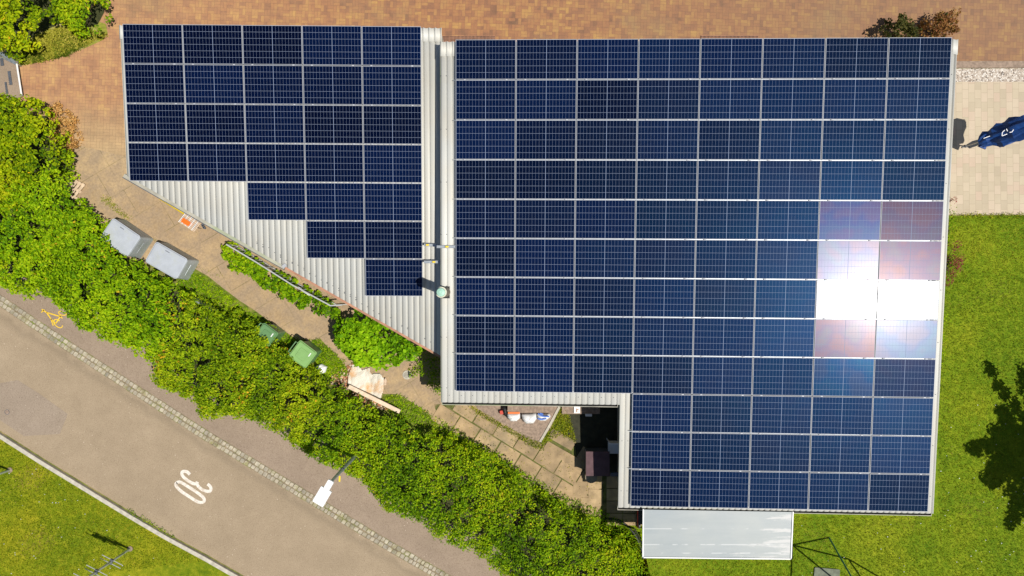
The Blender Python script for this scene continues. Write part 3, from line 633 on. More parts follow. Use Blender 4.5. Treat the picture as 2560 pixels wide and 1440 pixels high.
def world_poly(pts, z): return [tuple(W(x, y, z).xy) for x, y in pts]
def clusters(poly, spacing, hfun, shrink=.10):
    P = np.array(poly); lo, hi = P.min(0), P.max(0); n = int((hi[0] - lo[0]) * (hi[1] - lo[1]) / spacing ** 2)
    c = rng.uniform(lo, hi, (n, 2)); c = c[inside(c, poly)]; d = edist(c, poly); c = c[d > shrink]; d = d[d > shrink] - shrink; return np.c_[c, hfun(c, d)]
def cloud(cl, per, rad, up=.6):
    N = len(cl) * per; c = np.repeat(cl, per, 0); v = rng.normal(0, 1, (N, 3)); v[:, 2] = np.abs(v[:, 2]) * .9 - .25; v /= np.linalg.norm(v, axis=1)[:, None]
    r = rad * rng.uniform(.45, 1.1, (N, 1)); rr = np.repeat(rng.uniform(.7, 1.3, len(cl)), per)[:, None]
    return c + v * r * rr * np.array([1, 1, .75]), v
def stems(parent, cl, n, r=.02, mat=None, name='stem'):
    b = MB(); idx = rng.choice(len(cl), min(n, len(cl)), replace=False)
    x0, y0 = cl[:, 0].mean(), cl[:, 1].mean()
    for i in idx:
        x, y, z = cl[i]; z *= .55
        b.tube([(x0, y0, .0), ((x + x0) / 2 + .05, (y + y0) / 2, z * .35), (x, y, z)], [r, r * .7, r * .35], 5)
    return b.build(name, mat or M['bark'], parent)
# --- the long hedge
HU = [(-250, 215), (-60, 222), (0, 235), (60, 240), (105, 250), (118, 290), (148, 330), (163, 380), (152, 440), (172, 492), (215, 520), (252, 552), (275, 600), (300, 640), (345, 655), (380, 678), (425, 708), (470, 735), (520, 757), (575, 780), (622, 801), (672, 822), (696, 850), (712, 874), (742, 882), (768, 918), (806, 945), (850, 975), (900, 1004), (955, 1034), (1005, 1062), (1060, 1078), (1110, 1090), (1160, 1102), (1210, 1120), (1262, 1160), (1310, 1200), (1362, 1238), (1420, 1275), (1480, 1300), (1530, 1330), (1575, 1375), (1625, 1430), (1680, 1500), (1740, 1600)]
HL = [(1500, 1640), (1350, 1520), (1245, 1442), (1180, 1388), (1130, 1375), (1080, 1352), (1050, 1312), (960, 1290), (930, 1240), (895, 1208), (862, 1188), (800, 1165), (745, 1130), (700, 1095), (630, 1060), (560, 1045), (500, 1050), (478, 1010), (400, 975), (370, 955), (375, 915), (310, 872), (250, 852), (190, 825), (168, 795), (140, 770), (95, 742), (40, 745), (0, 722), (-60, 700), (-250, 600)]
HZ = 1.05
hp = world_poly(HU + HL, HZ)
def inset(pl, dd):
    out = []; n = len(pl); sgn = 1 if sum(pl[i][0] * pl[(i + 1) % n][1] - pl[(i + 1) % n][0] * pl[i][1] for i in range(n)) > 0 else -1
    for i in range(n):
        a, c = pl[i - 1], pl[(i + 1) % n]; dx, dy = c[0] - a[0], c[1] - a[1]; L = math.hypot(dx, dy); out.append((pl[i][0] - dy / L * dd * sgn, pl[i][1] + dx / L * dd * sgn))
    return out
b = MB(); q = inset(hp, .38); q = q if sum(hp[i][0] * hp[(i + 1) % len(hp)][1] - hp[(i + 1) % len(hp)][0] * hp[i][1] for i in range(len(hp))) > 0 else q[::-1]
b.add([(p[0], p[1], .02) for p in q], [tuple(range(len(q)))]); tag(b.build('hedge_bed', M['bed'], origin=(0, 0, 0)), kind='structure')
def hh(c, d):
    e = np.clip(d / .75, 0, 1); return .35 + 1.05 * np.sqrt(1 - (1 - e) ** 2) + .28 * vnoise(c, 1.5, 3) * e + rng.normal(0, .06, len(c))
allcl = clusters(hp, .145, hh, .05)
low = clusters(hp, .27, lambda c, d: rng.uniform(.1, .8, len(c))); low = low[edist(low[:, :2], hp) < .6]
allcl = np.vstack([allcl, low])
sec = [ # upper t limit along the hedge, palette, leaf size, per cluster, label
    (330, 'yellow', .105, 25, 'tall yellow-green hedge shrub with orange flecks at far left of the hedge'),
    (560, 'lime', .10, 26, 'broad-leaved lime green hedge shrub just left of the two grey containers'),
    (800, 'lime', .098, 26, 'lime green hedge shrub overhanging the grey containers above the yellow bicycle mark'),
    (1020, 'olive', .092, 27, 'olive hedge shrub with orange tips, left of the green wheelie bins'),
    (1240, 'olive', .088, 27, 'dark olive hedge shrub covering one edge of the green wheelie bin'),
    (1440, 'green', .084, 28, 'leafy green hedge shrub between the long white plank and the street lamp'),
    (1660, 'green', .08, 28, 'mid green hedge shrub just right of the street lamp'),
    (1900, 'green', .076, 29, 'dense green hedge shrub facing the stone slab path'),
    (9999, 'green', .076, 29, 'last green hedge shrub reaching the bottom edge near the canopy')]
tk = (allcl[:, 0] * FPX / (HC - HZ) + 1280) * .857 + (720 - allcl[:, 1] * FPX / (HC - HZ)) * .515 + rng.normal(0, 14, len(allcl)) + 30 * vnoise(allcl, 1.2, 9)
t0 = -1e9
for k, (t1, pal, ls, per, lab) in enumerate(sec):
    cl = allcl[(tk >= t0) & (tk < t1)]; t0 = t1
    if len(cl) < 3: continue
    root = empty('hedge_shrub', Vector((cl[:, 0].mean(), cl[:, 1].mean(), 0)), lab, 'hedge shrub', 'shrubs of the long diagonal hedge')
    pos, nr = cloud(cl, per, .16); cc = np.repeat(rng.normal(0, .09, len(cl)), per); leaves('foliage', pos, nr, ls, pcol(pal, len(pos), pos, k, cc), root)
    stems(root, cl, 14, .022)
    # loose shoots over the outline
def bush(name, pts, h, pal, ls, per, label, cat, z=None, sp=.16, rad=.14, group=None, edge=.5, asp=.55, kind=None, st=12, hmin=.1, spread=.75, jit=.06, shrink=.03):
    z = h * .6 if z is None else z; poly = world_poly(pts, z)
    per = int(per * 1.7)
    f = lambda c, d: hmin + (h - hmin) * np.sqrt(1 - (1 - np.clip(d / edge, 0, 1)) ** 2) * (1 + .14 * vnoise(c, 2.2, 4)) + rng.normal(0, jit, len(c))
    cl = clusters(poly, sp, f, shrink); cl[:, 2] = np.maximum(cl[:, 2], .03)
    c0 = Vector((cl[:, 0].mean(), cl[:, 1].mean(), 0))
    if kind == 'stuff':
        root = empty('tmp', c0); pos, nr = cloud(cl, per, rad); pos[:, 2] = np.maximum(pos[:, 2], .02)
        o = leaves(name, pos, nr, ls, pcol(pal, len(pos), pos, len(cl)), root, asp, spread=spread); o.parent = None; o.location = c0; bpy.data.objects.remove(root)
        return tag(o, label, cat, group, 'stuff')
    root = empty(name, c0, label, cat, group); pos, nr = cloud(cl, per, rad); pos[:, 2] = np.maximum(pos[:, 2], .02)
    leaves('foliage', pos, nr, ls, pcol(pal, len(pos), pos, len(cl)), root, asp, spread=spread)
    if st: stems(root, cl, st, .014)
    return root
bush('shrub', [(-200, -150), (110, -150), (125, -20), (130, 60), (95, 100), (88, 128), (40, 140), (0, 128), (-200, 90)], 1.5, 'yellow', .12, 13, 'yellow-green shrub with orange leaves in the top left corner', 'shrub', group='shrubs in the top left corner')
bush('shrub', [(128, -150), (275, -150), (268, 0), (272, 55), (250, 80), (200, 85), (165, 75), (140, 40), (120, -10)], 1.3, 'green', .10, 15, 'darker green shrub beside the brick paving, right of the yellow-green one', 'shrub', group='shrubs in the top left corner')
bush('round_bush', [(838, 800), (870, 768), (910, 768), (985, 800), (1040, 845), (1052, 880), (1026, 908), (985, 916), (940, 926), (895, 912), (855, 880), (830, 850)], 1.25, 'round', .125, 13, 'rounded bright green bush below the slanted eave of the annexe', 'bush', asp=.85, sp=.15)
bush('ivy_patch', [(556, 612), (575, 600), (640, 640), (720, 690), (800, 735), (850, 775), (842, 805), (800, 792), (742, 765), (695, 745), (640, 700), (600, 682), (562, 655)], .45, 'lime', .105, 13, 'low bright green ground cover under the metal handrail', 'ground cover', sp=.15, asp=.8, kind='stuff', edge=.3)
bush('shade_weeds', [(1040, 870), (1100, 895), (1120, 990), (1090, 985), (1060, 955), (1025, 940)], .4, 'green', .07, 10, 'dark weeds in the shade of the roof corner beside the round drain cover', 'weeds', sp=.15, kind='stuff')
bush('dry_brush', [(120, 268), (150, 258), (185, 282), (206, 320), (202, 360), (170, 385), (130, 350), (118, 310)], .22, 'brown', .06, 16, 'heap of dry brown twigs and leaves beside the hedge on the paving', 'brush heap', sp=.11, rad=.11, st=20, spread=1.2)
bush('dry_shrub', [(2188, 88), (2215, 58), (2245, 36), (2265, 48), (2295, 55), (2300, 110), (2190, 110)], .8, 'darkbush', .10, 14, 'dark spiky shrub at the top edge of the larger roof', 'shrub', sp=.15, spread=1.1, edge=.25)
bush('dry_shrub', [(2285, 70), (2320, 50), (2350, 28), (2375, 22), (2398, 40), (2392, 75), (2380, 110), (2290, 110)], .7, 'rust', .09, 14, 'rusty brown dried shrub at the top right corner of the larger roof', 'shrub', sp=.15, spread=1.1, edge=.25)
bush('red_bush', [(2360, 605), (2398, 596), (2412, 622), (2404, 665), (2388, 705), (2358, 725), (2345, 650)], .6, 'red', .05, 10, 'dark red bush peeping out from the right roof edge onto the lawn', 'bush', sp=.14)
bush('climber', [(2372, 515), (2388, 520), (2393, 560), (2384, 600), (2368, 610), (2362, 560)], .5, 'lime', .06, 8, 'bright green climber beside the right roof edge above the red bush', 'plant', group='climbers along the right wall')
bush('climber', [(2352, 790), (2370, 785), (2372, 850), (2364, 905), (2356, 930), (2342, 900)], .5, 'lime', .06, 8, 'bright green climber beside the right roof edge below the red bush', 'plant', group='climbers along the right wall')
bush('flower', [(2374, 492), (2386, 490), (2390, 500), (2384, 506), (2374, 504)], .3, 'red', .05, 8, 'small magenta flower by the right roof edge on the pale terrace', 'flower', st=4, sp=.12)
# grass and weed strips
def tufts(name, pts, n, label, pal='weed', ls=.10, cat='grass', h=.10, z=.0):
    poly = world_poly(pts, z); P = np.array(poly); lo, hi = P.min(0), P.max(0)
    c = rng.uniform(lo, hi, (n * 3, 2)); c = c[inside(c, poly)][:n]; c = c + rng.normal(0, .03, c.shape)
    pos = np.c_[c, rng.uniform(.015, h, len(c)) + z]; nr = rng.normal(0, 1, pos.shape); nr[:, 2] = rng.uniform(.2, 1.1, len(c))
    root = empty('tmp', (float(c[:, 0].mean()), float(c[:, 1].mean()), 0))
    o = leaves(name, pos, nr, ls, pcol(pal, len(pos), pos, n), root, .22, M['grassm'], .5, .1); o.parent = None; o.location = root.location; bpy.data.objects.remove(root)
    return tag(o, label, cat, kind='stuff')
tufts('verge_grass', [(465, 675), (510, 690), (600, 760), (660, 800), (730, 845), (800, 850), (860, 900), (870, 935), (820, 960), (760, 930), (620, 840), (500, 770), (440, 720)], 9000, 'green grass verge between the concrete path and the hedge beside the bins', 'lime')
tufts('verge_grass', [(960, 990), (1000, 985), (1090, 1040), (1200, 1105), (1300, 1170), (1400, 1230), (1470, 1260), (1550, 1300), (1610, 1340), (1610, 1420), (1500, 1330), (1300, 1230), (1100, 1110), (970, 1030)], 12000, 'green grass fringe between the slab path and the hedge', 'lime')
tufts('corner_grass', [(45, 160), (90, 158), (170, 140), (230, 105), (262, 85), (272, 88), (255, 100), (200, 85), (150, 70), (95, 90), (60, 125)], 4500, 'yellowish grass between the top left shrubs and the brick paving', 'straw')
tufts('corner_grass', [(60, 125), (100, 95), (150, 72), (200, 70), (262, 88), (200, 120), (120, 150), (45, 163)], 5500, 'long pale grass below the top left shrubs', 'straw', .13)
tufts('joint_weeds', [(1170, 1012), (1182, 1014), (1215, 1035), (1262, 1062), (1310, 1088), (1350, 1105), (1375, 1070), (1402, 1020), (1418, 1020), (1440, 1105), (1400, 1085), (1362, 1105), (1357, 1122), (1335, 1120), (1290, 1090), (1235, 1058), (1195, 1035)], 4200, 'weeds growing around the rough concrete apron', 'weed', .07, h=.12)
tufts('path_weeds', [(2376, 535), (3000, 532), (3000, 541), (2376, 545)], 900, 'grass fringe along the edge of the pale terrace', 'weed', .08)
tufts('crack_weeds', [(255, 492), (272, 490), (300, 520), (330, 545), (325, 552), (290, 530), (258, 505)], 380, 'thin weeds in a crack of the concrete path above the grey containers', 'weed', .06, h=.05, z=.01)
tufts('crack_weeds', [(330, 592), (380, 590), (440, 640), (500, 665), (560, 690), (556, 697), (490, 672), (430, 650), (375, 600)], 500, 'thin weeds in the cracks right of the grey containers', 'weed', .06, h=.05, z=.01)
tufts('slab_weeds', [(1105, 1015), (1180, 1015), (1340, 1115), (1440, 1120), (1500, 1200), (1500, 1290), (1400, 1230), (1250, 1140), (1120, 1060)], 420, 'sparse weeds between the worn stone slabs', 'weed', .06, h=.06, z=.01)
tufts('sett_weeds', [(120, 826), (200, 870), (345, 966), (620, 1142), (1000, 1372), (1000, 1388), (620, 1160), (340, 988), (120, 840)], 700, 'small weeds growing in the sett gutter', 'weed', .05, h=.05, z=.01)
tufts('kerb_weeds', [(318, 1268), (335, 1275), (345, 1292), (360, 1290), (395, 1312), (440, 1338), (430, 1344), (380, 1322), (330, 1292)], 420, 'weeds sprouting along the lower kerb of the road', 'green', .07)
tufts('lawn_tufts', [(1500, 1300), (1620, 1290), (2345, 1290), (2350, 545), (2600, 540), (2600, 1480), (1650, 1480)], 52000, 'short grass of the right-hand lawn', 'weed2', .055, h=.035, z=.012)
tufts('lawn_tufts', off(KRB[1:8], 13) + [(-60, 1470), (-60, 1100)], 22000, 'short grass of the lawn below the road', 'weed', .055, h=.035, z=.05)
b = MB()
for i in range(140):
    reg = random.random()
    p = W(random.uniform(1990, 2560), random.uniform(1000, 1440)) if reg < .55 else W(random.uniform(0, 420), random.uniform(1150, 1440))
    px = p.x * FPX / HC + 1280; py = 720 - p.y * FPX / HC
    if px < 700 and py < 1110 + px * .62: continue
    if px > 1900 and px < 2345 and py < 1290: continue
    b.disc(p, random.uniform(.006, .013), .06, .085, 6)
tag(b.build('lawn_daisies', M['white'], origin=(0, 0, 0)), 'tiny white daisies scattered in both lawns', 'daisies', kind='stuff')
def litter(name, pts, n, mats, label, s=(.03, .09), cat='rubble'):
    poly = world_poly(pts, 0); P = np.array(poly); b = MB(); k = 0
    while k < n:
        c = rng.uniform(P.min(0), P.max(0), (1, 2))
        if not inside(c, poly)[0]: continue
        k += 1; sz = random.uniform(*s); b.box((c[0, 0], c[0, 1], .02 + sz * .2), (sz, sz * random.uniform(.4, .9), sz * .5), mi=random.randrange(len(mats)), rot=Euler((random.uniform(-.4, .4), random.uniform(-.4, .4), random.uniform(0, 3))).to_matrix())
    return tag(b.build(name, mats, origin=(0, 0, 0)), label, cat, kind='stuff')
litter('rubble', [(850, 925), (880, 905), (900, 915), (885, 950), (895, 975), (940, 1000), (985, 1025), (930, 1020), (870, 990), (815, 955)], 520, [M['rubble'], M['rubble'], M['chip'], M['bark']], 'broken reddish brick rubble beside the crumpled sheet', (.03, .085))

# ------------------------------------------------------------ trees (out of frame, throwing the shadow on the lawn)
TR = empty('garden_tree', (18.6, -6.1, 0), 'tree standing just beyond the right edge of the lawn', 'tree')
b = MB(); b.tube([(18.6, -6.1, 0), (18.35, -6.0, 2.0), (18.6, -6.1, 5.2)], [.2, .15, .05], 10)
tcl = []
for k in range(22):
    a = k * 2.4; zz = 1.2 + k * .17; L = 2.5 * (1 - (zz - 1.2) / 5.2) * random.uniform(.6, 1.25); tipx, tipy = 18.6 + L * math.cos(a), -6.1 + 1.75 * L * math.sin(a)
    b.tube([(18.6, -6.1, zz), (tipx, tipy, zz + .2)], [.05, .015], 6)
    for q in np.linspace(.1, 1, 20): tcl.append((18.6 + (tipx - 18.6) * q + random.uniform(-.30, .30) * (1.1 - q), -6.1 + (tipy + 6.1) * q + random.uniform(-.45, .45) * (1.1 - q), zz + .2 * q))
b.build('trunk', M['bark'], TR); tcl = np.array(tcl); pos, nr = cloud(tcl, 34, .2); leaves('crown', pos, nr, .15, pcol('green', len(pos), pos), TR)

# ------------------------------------------------------------ grey containers and green bins
def angpx(a, b_): p, q = W(*a), W(*b_); return math.atan2(q.y - p.y, q.x - p.x)
def container(lid_pts, label, h=.78):
    P = [W(x, y, h) for x, y in lid_pts]; c = sum(P, Vector()) / 4; ux = ((P[1] - P[0]) + (P[2] - P[3])) / 2; uy = ((P[0] - P[3]) + (P[1] - P[2])) / 2
    a = math.atan2(ux.y, ux.x); L, Wd = ux.length, uy.length; t = empty('waste_container', (c.x, c.y, 0), label, 'container', 'grey containers by the hedge')
    b = MB(); b.rbox(c, L + .13, Wd + .02, .05, h - .05, .07, a, top=.92); b.build('body', M['grey2'], t)
    b = MB(); b.rbox(c, L + .01, Wd + .01, h - .05, h - .015, .09, a, seg=7); b.rbox(c, L - .03, Wd - .03, h - .015, h + .012, .08, a, top=.96, seg=7); b.build('lid', M['grey'], t)
    ca_, sa = math.cos(a), math.sin(a); T = lambda x, y, z: Vector((c.x + x * ca_ - y * sa, c.y + x * sa + y * ca_, z))
    b = MB(); b.box(T(-.1, Wd * .36, h + .014), (.15, .018, .012), a); b.build('lid_slot', M['darkgrey'], t)
    b = MB(); xx = L / 2 + .03; b.tube([T(L / 2 - .02, -.2, h * .55), T(xx, -.2, h * .55), T(xx, .2, h * .55), T(L / 2 - .02, .2, h * .55)], .014, 8); b.build('handle', M['galv'], t)
    for sx in (-1, 1):
        for sy in (-1, 1):
            b = MB(); w0 = T(sx * (L / 2 - .14), sy * (Wd / 2 - .12), .07); b.tube([w0 + Vector((-sa, ca_, 0)) * -.03, w0 + Vector((-sa, ca_, 0)) * .03], .07, 14); b.build('wheel', M['black'], t)
container([(281, 543), (350, 591), (318, 643), (249, 597)], 'grey lidded container further left, partly covered by hedge leaves')
container([(391, 604), (469, 648), (441, 699), (361, 653)], 'grey lidded container nearer the handrail, with dark shadow beside it')
def bin_(c, a, label, m1, m2, L=.72, Wd=.60, h=1.02):
    t = empty('wheelie_bin', (c.x, c.y, 0), label, 'wheelie bin', 'green wheelie bins by the hedge')
    b = MB(); b.rbox(c, L * .86, Wd * .86, .06, h - .08, .06, a, top=1.12); b.build('body', m2, t)
    b = MB(); b.rbox(c, L + .03, Wd + .03, h - .08, h - .03, .06, a, seg=6); b.rbox(c, L, Wd, h - .03, h + .015, .06, a, top=.93, seg=6); b.rbox(c, L * .52, Wd * .55, h + .015, h + .03, .05, a, top=.94); b.build('lid', m1, t)
    ca_, sa = math.cos(a), math.sin(a); T = lambda x, y, z: Vector((c.x + x * ca_ - y * sa, c.y + x * sa + y * ca_, z))
    b = MB(); b.tube([T(-L / 2, -.2, h - .04), T(-L / 2 - .09, -.2, h - .02), T(-L / 2 - .09, .2, h - .02), T(-L / 2, .2, h - .04)], .018, 8); b.build('handle', m2, t)
    for s in (-1, 1):
        b = MB(); w0 = T(-L / 2 + .05, s * Wd * .38, .1); b.tube([w0 + Vector((-sa, ca_, 0)) * -.03, w0 + Vector((-sa, ca_, 0)) * .03], .1, 16); b.build('wheel', M['black'], t)
    b = MB(); b.box(T(L * .30, Wd * .22, h + .022), (.03, .13, .015), a); b.build('sticker', M['white'], t)
ab = angpx((722, 893), (765, 917)); 
bin_(W(756, 886, 1.02), angpx((722, 893), (749, 857)) + math.pi / 2 + math.pi, 'light green wheelie bin fully in sun, its lid dusty', M['bin'], M['bin2'], .66, .62)
bin_(W(665, 837, 1.02), angpx((722, 893), (749, 857)) + math.pi / 2 + math.pi, 'darker green wheelie bin half hidden under hedge leaves', M['bin2'], M['bin2'], .56, .52)
# white bucket-like bag
def sack(name, pts, h, mat, label, cat='sack', seed=0, dome=.5, z0=.02, mats=None, group=None):
    r = random.Random(seed); poly = [W(x, y, z0) for x, y in pts]; c = sum(poly, Vector()) / len(poly); n = len(poly) * 4; ring = []
    for i in range(len(poly)):
        for k in range(4): ring.append(poly[i].lerp(poly[(i + 1) % len(poly)], k / 4))
    b = MB(); rings = []
    for j, (s, zz) in enumerate(((.94, 0), (1, .35), (.93, .75), (.62, .95), (.3, 1.02), (.0, .98))):
        rings.append([(c.x + (p.x - c.x) * s * r.uniform(.96, 1.04), c.y + (p.y - c.y) * s * r.uniform(.96, 1.04), z0 + h * zz * r.uniform(.9, 1.08)) for p in ring])
    b.v = [v for q in rings for v in q]
    for j in range(len(rings) - 1):
        for i in range(n): b.f.append((j * n + i, j * n + (i + 1) % n, (j + 1) * n + (i + 1) % n, (j + 1) * n + i)); b.m.append(0)
    b.f.append(tuple(range(n - 1, -1, -1))); b.m.append(0); o = b.build(name, mat, origin=(c.x, c.y, z0), smooth=True); return tag(o, label, cat, group)
sack('bag', [(792, 914), (807, 908), (820, 916), (816, 930), (804, 934), (794, 924)], .28, M['white'], 'small white bag lying right of the light green bin', 'bag', 3)
# crumpled sheet
def tarp():
    pts = [(870, 945), (880, 912), (898, 908), (905, 925), (925, 918), (928, 935), (950, 932), (962, 948), (960, 975), (952, 998), (930, 992), (900, 975), (872, 960)]
    poly = world_poly(pts, .06); P = np.array(poly); n = 46; lo, hi = P.min(0), P.max(0); xs = np.linspace(lo[0], hi[0], n); ys = np.linspace(lo[1], hi[1], n)
    G = np.array([(x, y) for y in ys for x in xs]); ins = inside(G, poly); z = .05 + .09 * np.abs(vnoise(G, 2.6, 2)) + .025 * np.abs(vnoise(G, 8, 6)) + rng.normal(0, .002, len(G))
    b = MB(); b.v = [(g[0], g[1], zz) for g, zz in zip(G, z)]
    for j in range(n - 1):
        for i in range(n - 1):
            q = (j * n + i, j * n + i + 1, (j + 1) * n + i + 1, (j + 1) * n + i)
            if sum(ins[k] for k in q) >= 3: b.f.append(q); b.m.append(0)
    o = b.build('crumpled_sheet', M['tarp'], smooth=False); md = o.modifiers.new('s', 'SOLIDIFY'); md.thickness = .006
    tag(o, 'crumpled white plastic sheet with orange stains lying on the path', 'plastic sheet')
tarp()
A_, B_ = W(872, 966, .3), W(1000, 1029, .3); b = MB(); b.box((A_ + B_) / 2, ((B_ - A_).length, .13, .06), math.atan2((B_ - A_).y, (B_ - A_).x)); tag(b.build('plank', M['pale']), 'long pinkish white plank lying between the stained sheet and the hedge', 'plank')
sack('foam_piece', [(958, 950), (964, 943), (968, 950), (966, 962), (960, 964)], .1, M['chip'], 'pale curled scrap at the right end of the stained sheet', 'scrap', 5)
dc = W(1018, 937); t = empty('drain_cover', dc, 'round perforated drain cover in the concrete near the roof corner', 'drain cover')
b = MB(); b.disc(dc, .15, .01, .03, 28); b.build('plate', M['kerb'], t)
b = MB()
for i in range(-4, 5):
    for j in range(-4, 5):
        x, y = i * .033 + (j % 2) * .016, j * .029
        if math.hypot(x, y) < .12: b.disc((dc.x + x, dc.y + y), .010, .03, .033, 6)
b.build('holes', M['black'], t)
# handrail
def railing():
    pts = [(566, 611, 1.0), (640, 655, 1.0), (730, 712, 1.0), (826, 764, 1.0), (856, 762, 1.0)]
    P = [W(*p) for p in pts]; t = empty('handrail', P[0].xy.to_3d(), 'long thin pale metal handrail over the green ground cover', 'handrail')
    b = MB(); b.tube(P, .024, 8); b.build('top_rail', M['railm'], t); b = MB(); b.tube([p - Vector((0, 0, .82)) for p in P], .015, 6); b.build('bottom_rail', M['railm'], t)
    L = [(P[i], P[i + 1]) for i in range(3)]; k = 0
    for a, c in L:
        n = int((c - a).length / .14)
        for i in range(n):
            q = a.lerp(c, i / n); b = MB()
            if k % 9 == 0: b.tube([(q.x, q.y, 0), (q.x, q.y, .98)], .02, 6); b.build('post', M['railm'], t)
            else: b.tube([(q.x, q.y, .18), (q.x, q.y, .98)], .007, 4); b.build('baluster', M['railm'], t)
            k += 1
    b = MB(); b.box(W(760, 728, .9), (.45, .06, .03), R_(-32)); b.build('bracket', M['white'], t)
railing()
b = MB(); b.box(W(510, 760, .3), (.85, .05, .5), R_(-30)); tag(b.build('metal_sheet_edging', M['galv']), 'thin metal edging strip at the hedge edge below the grass verge', 'edging')
# pallet
c = W(180, 470, .1); a = R_(-25); t = empty('wooden_pallet', (c.x, c.y, 0), 'weathered wooden pallet half under the hedge shrub at left', 'pallet')
for k in range(5): b = MB(); b.box(c + Matrix.Rotation(a, 3, 'Z') @ Vector((-.26 + k * .13, 0, .03)), (.085, .62, .022), a - .25); b.build('board', M['wood'], t)
for k in (-1, 0, 1): b = MB(); b.box(c + Matrix.Rotation(a, 3, 'Z') @ Vector((0, k * .25, -.03)), (.66, .09, .09), a); b.build('bearer', M['wood'], t)
# yellow beam and slatted rack
A_, B_ = W(401, 494, .35), W(462, 532, .35); b = MB(); d = B_ - A_; b.box((A_ + B_) / 2, (d.length, .13, .05), rot=Matrix.Rotation(math.atan2(d.y, d.x), 3, 'Z') @ Matrix.Rotation(R_(-35), 3, 'X'))
for s in (.1, .9): q = A_.lerp(B_, s); b.tube([(q.x, q.y, 0), (q.x, q.y, .34)], .025, 6)
tag(b.build('yellow_beam', M['yellow']), 'yellow painted beam lying along the slanted eave of the annexe', 'beam')
t = empty('slatted_rack', W(482, 547), 'pale wooden slatted rack leaning beside the slanted eave', 'rack'); along = (W(500, 562) - W(458, 535)).normalized(); across = Vector((along.y, -along.x, 0))
if across.y > 0: across = -across
s0 = W(462, 533, .4)
for k in range(15):
    b = MB(); q = s0 + along * (k * .042) + across * .17; b.box(q, (.022, .36, .02), rot=Matrix.Rotation(math.atan2(across.y, across.x) - math.pi / 2, 3, 'Z') @ Matrix.Rotation(R_(12), 3, 'X')); b.build('slat', M['pale'] if k % 3 else M['white'], t)
for s in (.06, .30): b = MB(); b.tube([s0 + across * s + Vector((0, 0, -.03)), s0 + along * .6 + across * s + Vector((0, 0, -.03))], .014, 6); b.build('bar', M['wood'], t)
for s in (0, .6): b = MB(); q = s0 + along * s + across * .2; b.tube([(q.x, q.y, 0), (q.x, q.y, .38)], .016, 6); b.build('leg', M['wood'], t)
b = MB(); q = W(470, 556, .30); b.rbox(q, .27, .13, .12, .46, .03, math.atan2(along.y, along.x)); b.rbox(q, .29, .15, .44, .47, .03, math.atan2(along.y, along.x)); tag(b.build('orange_crate', M['orange']), 'bright orange plastic box on the slatted rack', 'crate')
b = MB(); q = W(509, 563)
for k in range(3): b.disc((q.x + .03 * k, q.y - .05 * k), .035, .0, .1, 12, r1=.045)
tag(b.build('small_pots', M['darkgrey']), 'small dark nested pots right of the slatted rack', 'plant pot')

# ------------------------------------------------------------ street lamp and posts
tp = W(826, 1206, 4.3); g0 = Vector((tp.x, tp.y, 0)); LP = empty('street_lamp', g0, 'street lamp with flat white head leaning over the sett gutter', 'street lamp')
b = MB(); b.tube([g0, Vector((tp.x, tp.y, 2.8)), tp + Vector((0, 0, -.02))], [.06, .05, .038], 12); b.build('pole', M['galv'], LP)
b = MB(); q = Vector((tp.x, tp.y, 2.95)); b.tube([q, q + Vector((0, 0, .08))], .058, 12); b.build('clamp_band', M['darkgrey'], LP)
hd = (W(806, 1240, 4.3) - tp); hd.z = 0; ha = math.atan2(hd.y, hd.x); hd.normalize()
b = MB(); b.rbox(tp + hd * .10, .32, .17, 4.26, 4.34, .03, ha, seg=3); b.build('neck', M['white'], LP)
b = MB(); b.rbox(tp + hd * .45, .48, .33, 4.25, 4.31, .02, ha, seg=3); b.build('lamp_head', M['white'], LP)
b = MB(); b.rbox(tp + hd * .45, .44, .29, 4.22, 4.25, .02, ha, seg=3); b.build('lens', M['darkgrey'], LP)
b = MB(); b.box(W(849, 1197, 2.2), (.05, .17, .01), R_(-3)); b.build('tag', M['yellow'], LP)
def mast(base, bars, h, label):
    t = empty('cross_bar_mast', base, label, 'mast', 'steel masts with cross bars on the lower lawn')
    b = MB(); b.tube([base, base + Vector((0, 0, h))], .036, 10); b.build('pole', M['post'], t)
    d = Vector((math.cos(R_(-27)), math.sin(R_(-27)), 0)); n = Vector((-d.y, d.x, 0))
    for z in bars:
        for s in (-1, 1): b = MB(); b.tube([base + Vector((0, 0, z)) + n * .06 * s - d * .36, base + Vector((0, 0, z)) + n * .06 * s + d * .36], .012, 6); b.build('cross_bar', M['alu'], t)
        b = MB(); b.box(base + Vector((0, 0, z)), (.10, .16, .06), R_(-27)); b.build('clamp', M['darkgrey'], t)
    b = MB(); b.disc(base, .09, .05, .08, 16); b.build('foot', M['stone'], t)
mast(W(328, 1370), (1.16, 1.97, 2.6), 2.85, 'grey steel mast with pale cross bars on the lower lawn near the bottom edge')
mast(W(28, 1174), (), 2.6, 'plain grey steel mast at the left edge of the lower lawn')

